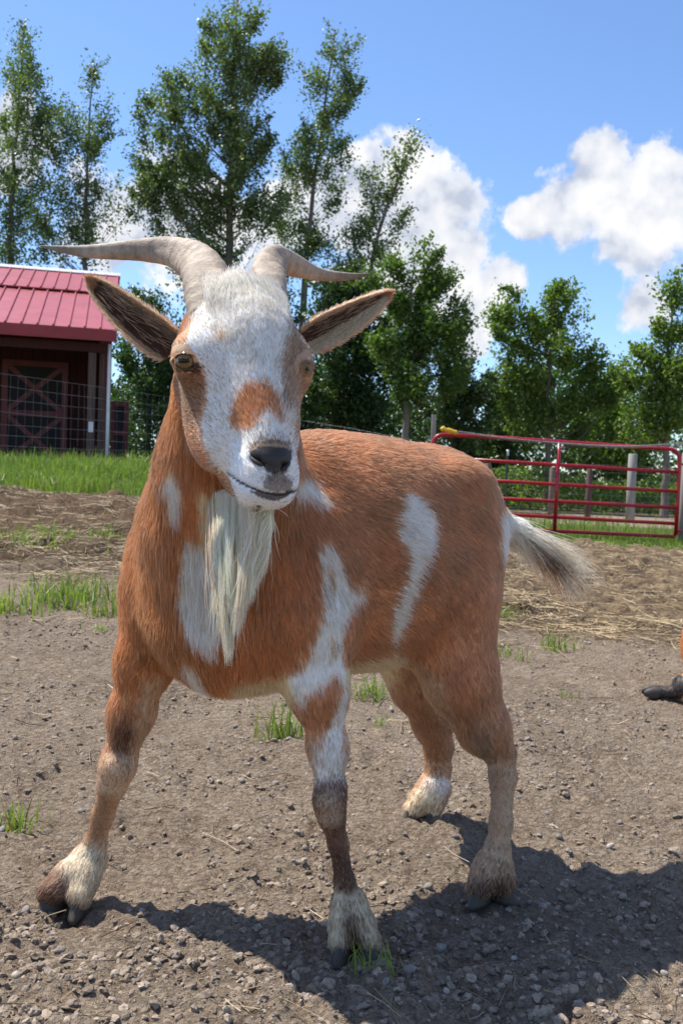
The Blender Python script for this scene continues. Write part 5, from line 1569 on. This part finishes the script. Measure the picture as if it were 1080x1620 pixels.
skin_line('nostril', [(458, 727), (455, 736), (449, 742), (442, 745)], [0.8, 2.6, 3.0, 1.0], 16, 0.001)

# ---- hooves: two claws to a foot
M_HOOF, _nt, _bs = mat_new('hoof')
_n = N(_nt, 'ShaderNodeTexNoise'); _n.inputs['Scale'].default_value = 90; _n.inputs['Detail'].default_value = 5
_nt.links.new(ramp(_nt, _n.outputs[0], [(0.35, (0.02, 0.015, 0.012)), (0.7, (0.10, 0.08, 0.06))]), _bs.inputs['Base Color']); _bs.inputs['Roughness'].default_value = 0.6
def claw(c, fwd, L, W, H, side):
    """one claw: flat sole, rounded wall sloping back from a blunt toe"""
    fwd = norm(np.array([fwd[0], fwd[1], 0.0])); sd = np.array([fwd[1], -fwd[0], 0.0]) * side
    rings = []
    a = np.linspace(0, 2 * math.pi, 19)[:-1]
    for t in np.linspace(0, 1, 6):
        lx = L * (0.52 - 0.10 * t); wx = W * (0.5 - 0.06 * t)
        x = np.cos(a); y = np.sin(a)
        toe = np.where(x > 0, 1 + 0.12 * x, 0.8)
        rings.append(c + fwd * (x * lx * toe - 0.22 * L * t)[:, None] + sd * (y * wx * np.where(y > 0, 1, 0.7))[:, None] + np.array([0, 0, 1.0]) * (H * t * (1 + 0.35 * np.minimum(x, 0)))[:, None])
    n = len(a); k = len(rings); v = np.vstack(rings)
    i = np.arange(k - 1)[:, None] * n; j = np.arange(n)[None]; j2 = (j + 1) % n
    q = np.stack([i + j, i + j2, i + n + j2, i + n + j], -1).reshape(-1, 4)
    v = np.vstack([v, c, rings[-1].mean(0)]); jj = np.arange(n)
    t1 = np.stack([np.full(n, k * n), (jj + 1) % n, jj], -1); t2 = np.stack([np.full(n, k * n + 1), (k - 1) * n + jj, (k - 1) * n + (jj + 1) % n], -1)
    o = mesh_np('hoof', v, [q, np.vstack([t1, t2])], M_HOOF, None, True); keep_parent(o, goat)
for (toes, fl) in FEET:
    for i, (x, y, d) in enumerate(toes):
        c = P(x, y, d); f = c - P(*fl); c[2] = 0.004
        claw(c, norm(np.array([f[0], f[1], 0])) + 0.4 * np.array([0, -1, 0]), 0.064, 0.034, 0.032, 1 if i else -1)

# ---- beard
def beard():
    r = np.random.default_rng(41); n = 4300; k = 10
    nl = 46
    lr = r.random(nl); ld = r.random(nl)
    lo = r.integers(0, nl, n)
    rx = np.clip(lr[lo] + r.normal(0, 0.05, n), 0, 1)
    rd = np.clip(ld[lo] + r.normal(0, 0.08, n), 0, 1)
    x0 = 330 + 96 * rx; y0 = 802 - 26 * (1 - rx) - 12 * rd + 26 * r.random(n) ** 2 * (1 - rx)
    d0 = 1.262 - 0.125 * rx + 0.03 * rd
    lend = np.interp(lr, [0, .15, .32, .55, .8, 1.0], [985, 1030, 1048, 1000, 945, 895]) - 90 * r.random(nl) ** 2
    yend = lend[lo] + r.normal(0, 10, n) - 70 * r.random(n) ** 3
    xt = 361 + (lr[lo] - 0.28) * np.interp(yend, [890, 950, 1000, 1048], [85, 70, 42, 14]) + r.normal(0, 2.0, n)
    dt = 1.165 - 0.03 * lr[lo] + 0.03 * ld[lo]
    s = np.linspace(0, 1, k)[None]
    bx = x0[:, None] + (xt - x0)[:, None] * s ** 1.5 + (10 * np.sin(math.pi * s ** 0.9) * (rx[:, None] - 0.35))
    wave = 2.2 * np.sin(s * 7 + (lo % 17)[:, None]) * s
    by = y0[:, None] + (yend - y0)[:, None] * s
    bd = d0[:, None] + (dt - d0)[:, None] * s - 0.012 * np.sin(math.pi * s)
    bx = bx + wave * 1.5 + r.normal(0, 2.2, (n, 1)) * s + np.where(r.random((n, 1)) < 0.05, r.normal(0, 14, (n, 1)), 0) * s ** 1.5
    q = np.stack([(bx - 540) / FPX * bd, -(by - 810) / FPX * bd, -bd], -1)
    pts = CO + q @ CR.T
    c = np.tile(np.array([0.98, 0.86, 0.67]), (n, 1)) * (1 + 0.10 * np.sin(lo * 1.7))[:, None] * r.uniform(0.85, 1.1, n)[:, None]
    c[(rx < 0.12) & (r.random(n) < 0.5)] = TAN
    nn = norm(np.stack([(rx - 0.65) * 1.6, -np.ones(n), np.full(n, 0.55)], -1) + r.normal(0, 0.15, (n, 3)))
    rad = 0.00050 * np.interp(np.linspace(0, 1, k), [0, 0.7, 1], [1, 0.9, 0.2])[None] * np.ones((n, 1))
    o = strands('beard', pts, rad, np.clip(c, 0, .9), nn, M_FUR, goat)
# ---- tail switch
def tail():
    r = np.random.default_rng(43); n = 2400; k = 8
    t = r.random(n)
    bx = 788 + 62 * t + r.normal(0, 4, n); by = 824 + 34 * t + r.normal(0, 7, n); bd = 1.80 + 0.10 * t + r.normal(0, 0.012, n)
    ang = np.radians(8 + 50 * r.beta(1.8, 1.6, n)) 
    ln = (40 + 70 * t ** 0.7) * r.uniform(0.5, 1.25, n)
    s = np.linspace(0, 1, k)[None]
    curve = np.radians(22) * s * (0.4 + r.random((n, 1)))
    dx = np.cumsum(np.cos(ang[:, None] + curve), 1) / k; dy = np.cumsum(np.sin(ang[:, None] + curve), 1) / k
    X = bx[:, None] + ln[:, None] * dx; Y = by[:, None] + ln[:, None] * dy; D = bd[:, None] + 0.05 * s + r.normal(0, 0.015, (n, 1)) * s
    q = np.stack([(X - 540) / FPX * D, -(Y - 810) / FPX * D, -D], -1)
    pts = CO + q @ CR.T
    g = np.degrees(ang)
    c = np.tile(WHITE * 0.95 * np.array([1, .96, .88]), (n, 1))
    dk = (t > 0.42 + r.normal(0, .08, n)) & (t < 0.92) & (g > 30) & (g < 50) & (r.random(n) < .8)
    c[dk] = DARK * r.uniform(0.8, 3.0, (dk.sum(), 1))
    pale = (t > 0.6) & ~dk & (r.random(n) < 0.7); c[pale] = CREAM * r.uniform(0.65, 1.0, (pale.sum(), 1))
    br = (g > 52) & (t > 0.4); c[br] = BROWN
    c = c * r.uniform(0.85, 1.1, (n, 1))
    nn = norm(np.array([-0.3, -0.8, 0.5]) + r.normal(0, .25, (n, 3)))
    rad = 0.00048 * np.interp(np.linspace(0, 1, k), [0, 0.5, 1], [1, 0.75, 0.10])[None] * np.ones((n, 1))
    strands('tail', pts, rad, np.clip(c, .004, .9), nn, M_FUR, goat)
if True:
    beard(); tail()
    e_p = np.concatenate([x[0] for x in XF]); e_r = np.concatenate([x[1] for x in XF]); e_c = np.concatenate([x[2] for x in XF]); e_n = np.concatenate([x[3] for x in XF])
    strands('ear_hair', e_p, e_r, e_c, e_n, M_FUR, goat)
# ================================================================== the goat lying at the right edge
RO = ground_hit(1074, 1112); RO[2] = gz(RO[0], RO[1])
rest = empty('goat', 'reddish brown goat with a black lower leg lying at the right edge', 'goat', loc=tuple(RO))
T = Sdf()
def rp(x, y, z): return RO + np.array([x + (0.42 if z > 0.2 else 0.0) * min(1, (z - 0.2) * 6) if z > 0.2 else x, y, z])
M2 = np.eye(3)
T.ell(rp(0.42, 0.16, 0.15), M2, (0.34, 0.19, 0.17), 0.05, (1, 0, -.3), .02, .2)
T.ell(rp(0.20, 0.10, 0.17), M2, (0.15, 0.15, 0.16), 0.05, (0, 0, -1), .02, .2)
T.ell(rp(0.72, 0.18, 0.14), M2, (0.16, 0.17, 0.15), 0.05, (1, 0, -.3), .02, .2)
T.chain([(rp(0.14, 0.10, 0.24), .085), (rp(0.08, 0.05, 0.42), .062), (rp(0.07, -0.02, 0.50), .052)], .04, .02, .2, (0, 0, -1))
T.chain([(rp(0.06, -0.05, 0.50), .055), (rp(0.03, -0.17, 0.44), .030)], .03, .008, .2, (0, -1, 0))
T.chain([(rp(0.16, -0.02, 0.09), .06), (rp(0.016, -0.015, 0.048), .040), (rp(0.10, -.05, .03), .026)], .02, .012, .2)
T.chain([(rp(0.022, -0.012, 0.036), .022), (rp(-0.035, 0.0, 0.028), .017), (rp(-0.075, 0.012, 0.024), .021)], .008, .008, .15)
T.chain([(rp(0.62, -0.02, 0.10), .075), (rp(0.48, -0.10, 0.05), .035), (rp(0.66, -0.14, 0.025), .020)], .02, .012, .2)
rv, rq = T.mesh(0.006)
rn = vert_normals(rv, rq)
loc_ = rv - RO
rc = np.tile(RUST * 0.9, (len(rv), 1))
leg = (loc_[:, 0] < 0.0) & (loc_[:, 2] < 0.12); rc[leg] = BLACK * 2.2
lite = (loc_[:, 0] >= -0.006) & (loc_[:, 0] < 0.018) & (loc_[:, 2] < 0.045); rc[lite] = TAN
bd2 = mesh_np('body', rv, rq, M_SKIN, None, True, rc); keep_parent(bd2, rest)
if True:
    r = np.random.default_rng(66); n = 26000
    t, bw = sample_quads(rv, rq, n, None, r)
    root = (rv[t] * bw[..., None]).sum(1); nn = norm((rn[t] * bw[..., None]).sum(1)); fl, ln, li = T.fields(root)
    tg = norm(fl - nn * (fl * nn).sum(1, keepdims=True) + r.normal(0, .2, (n, 3)))
    cc = (rc[t] * bw[..., None]).sum(1) * r.uniform(.7, 1.25, (n, 1))
    s = np.linspace(0, 1, 4)[None, :, None]
    pts = root[:, None] + ln[:, None, None] * (tg[:, None] * s + nn[:, None] * .3 * s * (1 - .4 * s))
    strands('fur', pts, 0.0009 * np.array([1, .9, .6, .15])[None] * np.ones((n, 1)), cc, nn, M_FUR, rest)
def claw2(c, fwd):
    a = np.linspace(0, 2 * math.pi, 13)[:-1]; rings = []
    fwd = norm(np.array(fwd, float)); sd = norm(np.cross(fwd, [0, 0, 1])); up = np.cross(sd, fwd)
    for t_, rr_ in ((0, .019), (.4, .021), (.75, .016), (1.0, .006)): rings.append(c + fwd * (.045 * t_) + (sd * np.cos(a)[:, None] * .6 + up * np.sin(a)[:, None]) * rr_)
    n = 12; v = np.vstack(rings); i = np.arange(3)[:, None] * n; j = np.arange(n)[None]; j2 = (j + 1) % n
    o = mesh_np('hoof', v, np.stack([i + j, i + j2, i + n + j2, i + n + j], -1).reshape(-1, 4), M_HOOF, None, True); keep_parent(o, rest)
claw2(rp(-0.072, 0.000, 0.022), (-1, 0.12, -.05)); claw2(rp(-0.072, 0.026, 0.024), (-1, 0.25, -.05))
for s_ in (-1, 1):
    pth = spline([rp(.06 + .03 * s_, 0.0, .54), rp(.09 + .06 * s_, .05, .62), rp(.10 + .14 * s_, .12, .66)], 14)
    o = mesh_np('horn', *tube(pth, np.linspace(.018, .002, 14), 10), M_HORN, None, True, None); keep_parent(o, rest)
    a_ = o.data.color_attributes.new('col', 'FLOAT_COLOR', 'POINT'); a_.data.foreach_set('color', np.ones(len(o.data.vertices) * 4, np.float32))
    ev = np.array([rp(.06 + .045 * s_, -.01, .50), rp(.06 + .11 * s_, .01, .545), rp(.06 + .20 * s_, .0, .52), rp(.06 + .11 * s_, -.01, .47)])
    ev = np.vstack([ev, ev + np.array([0, .012, 0])])
    ec = np.tile(RUST * .8, (8, 1)); o = mesh_np('ear', ev, np.array([[0, 1, 2, 3], [7, 6, 5, 4], [0, 4, 5, 1], [1, 5, 6, 2], [2, 6, 7, 3], [3, 7, 4, 0]]), M_EAR, None, True, ec); keep_parent(o, rest)
    o = mesh_np('eye', rp(.045 + .05 * s_, -.075, .497) + ICO_V * .012, ICO_F, M_EYE, None, True, np.tile([.03, .02, .01], (12, 1))); keep_parent(o, rest)
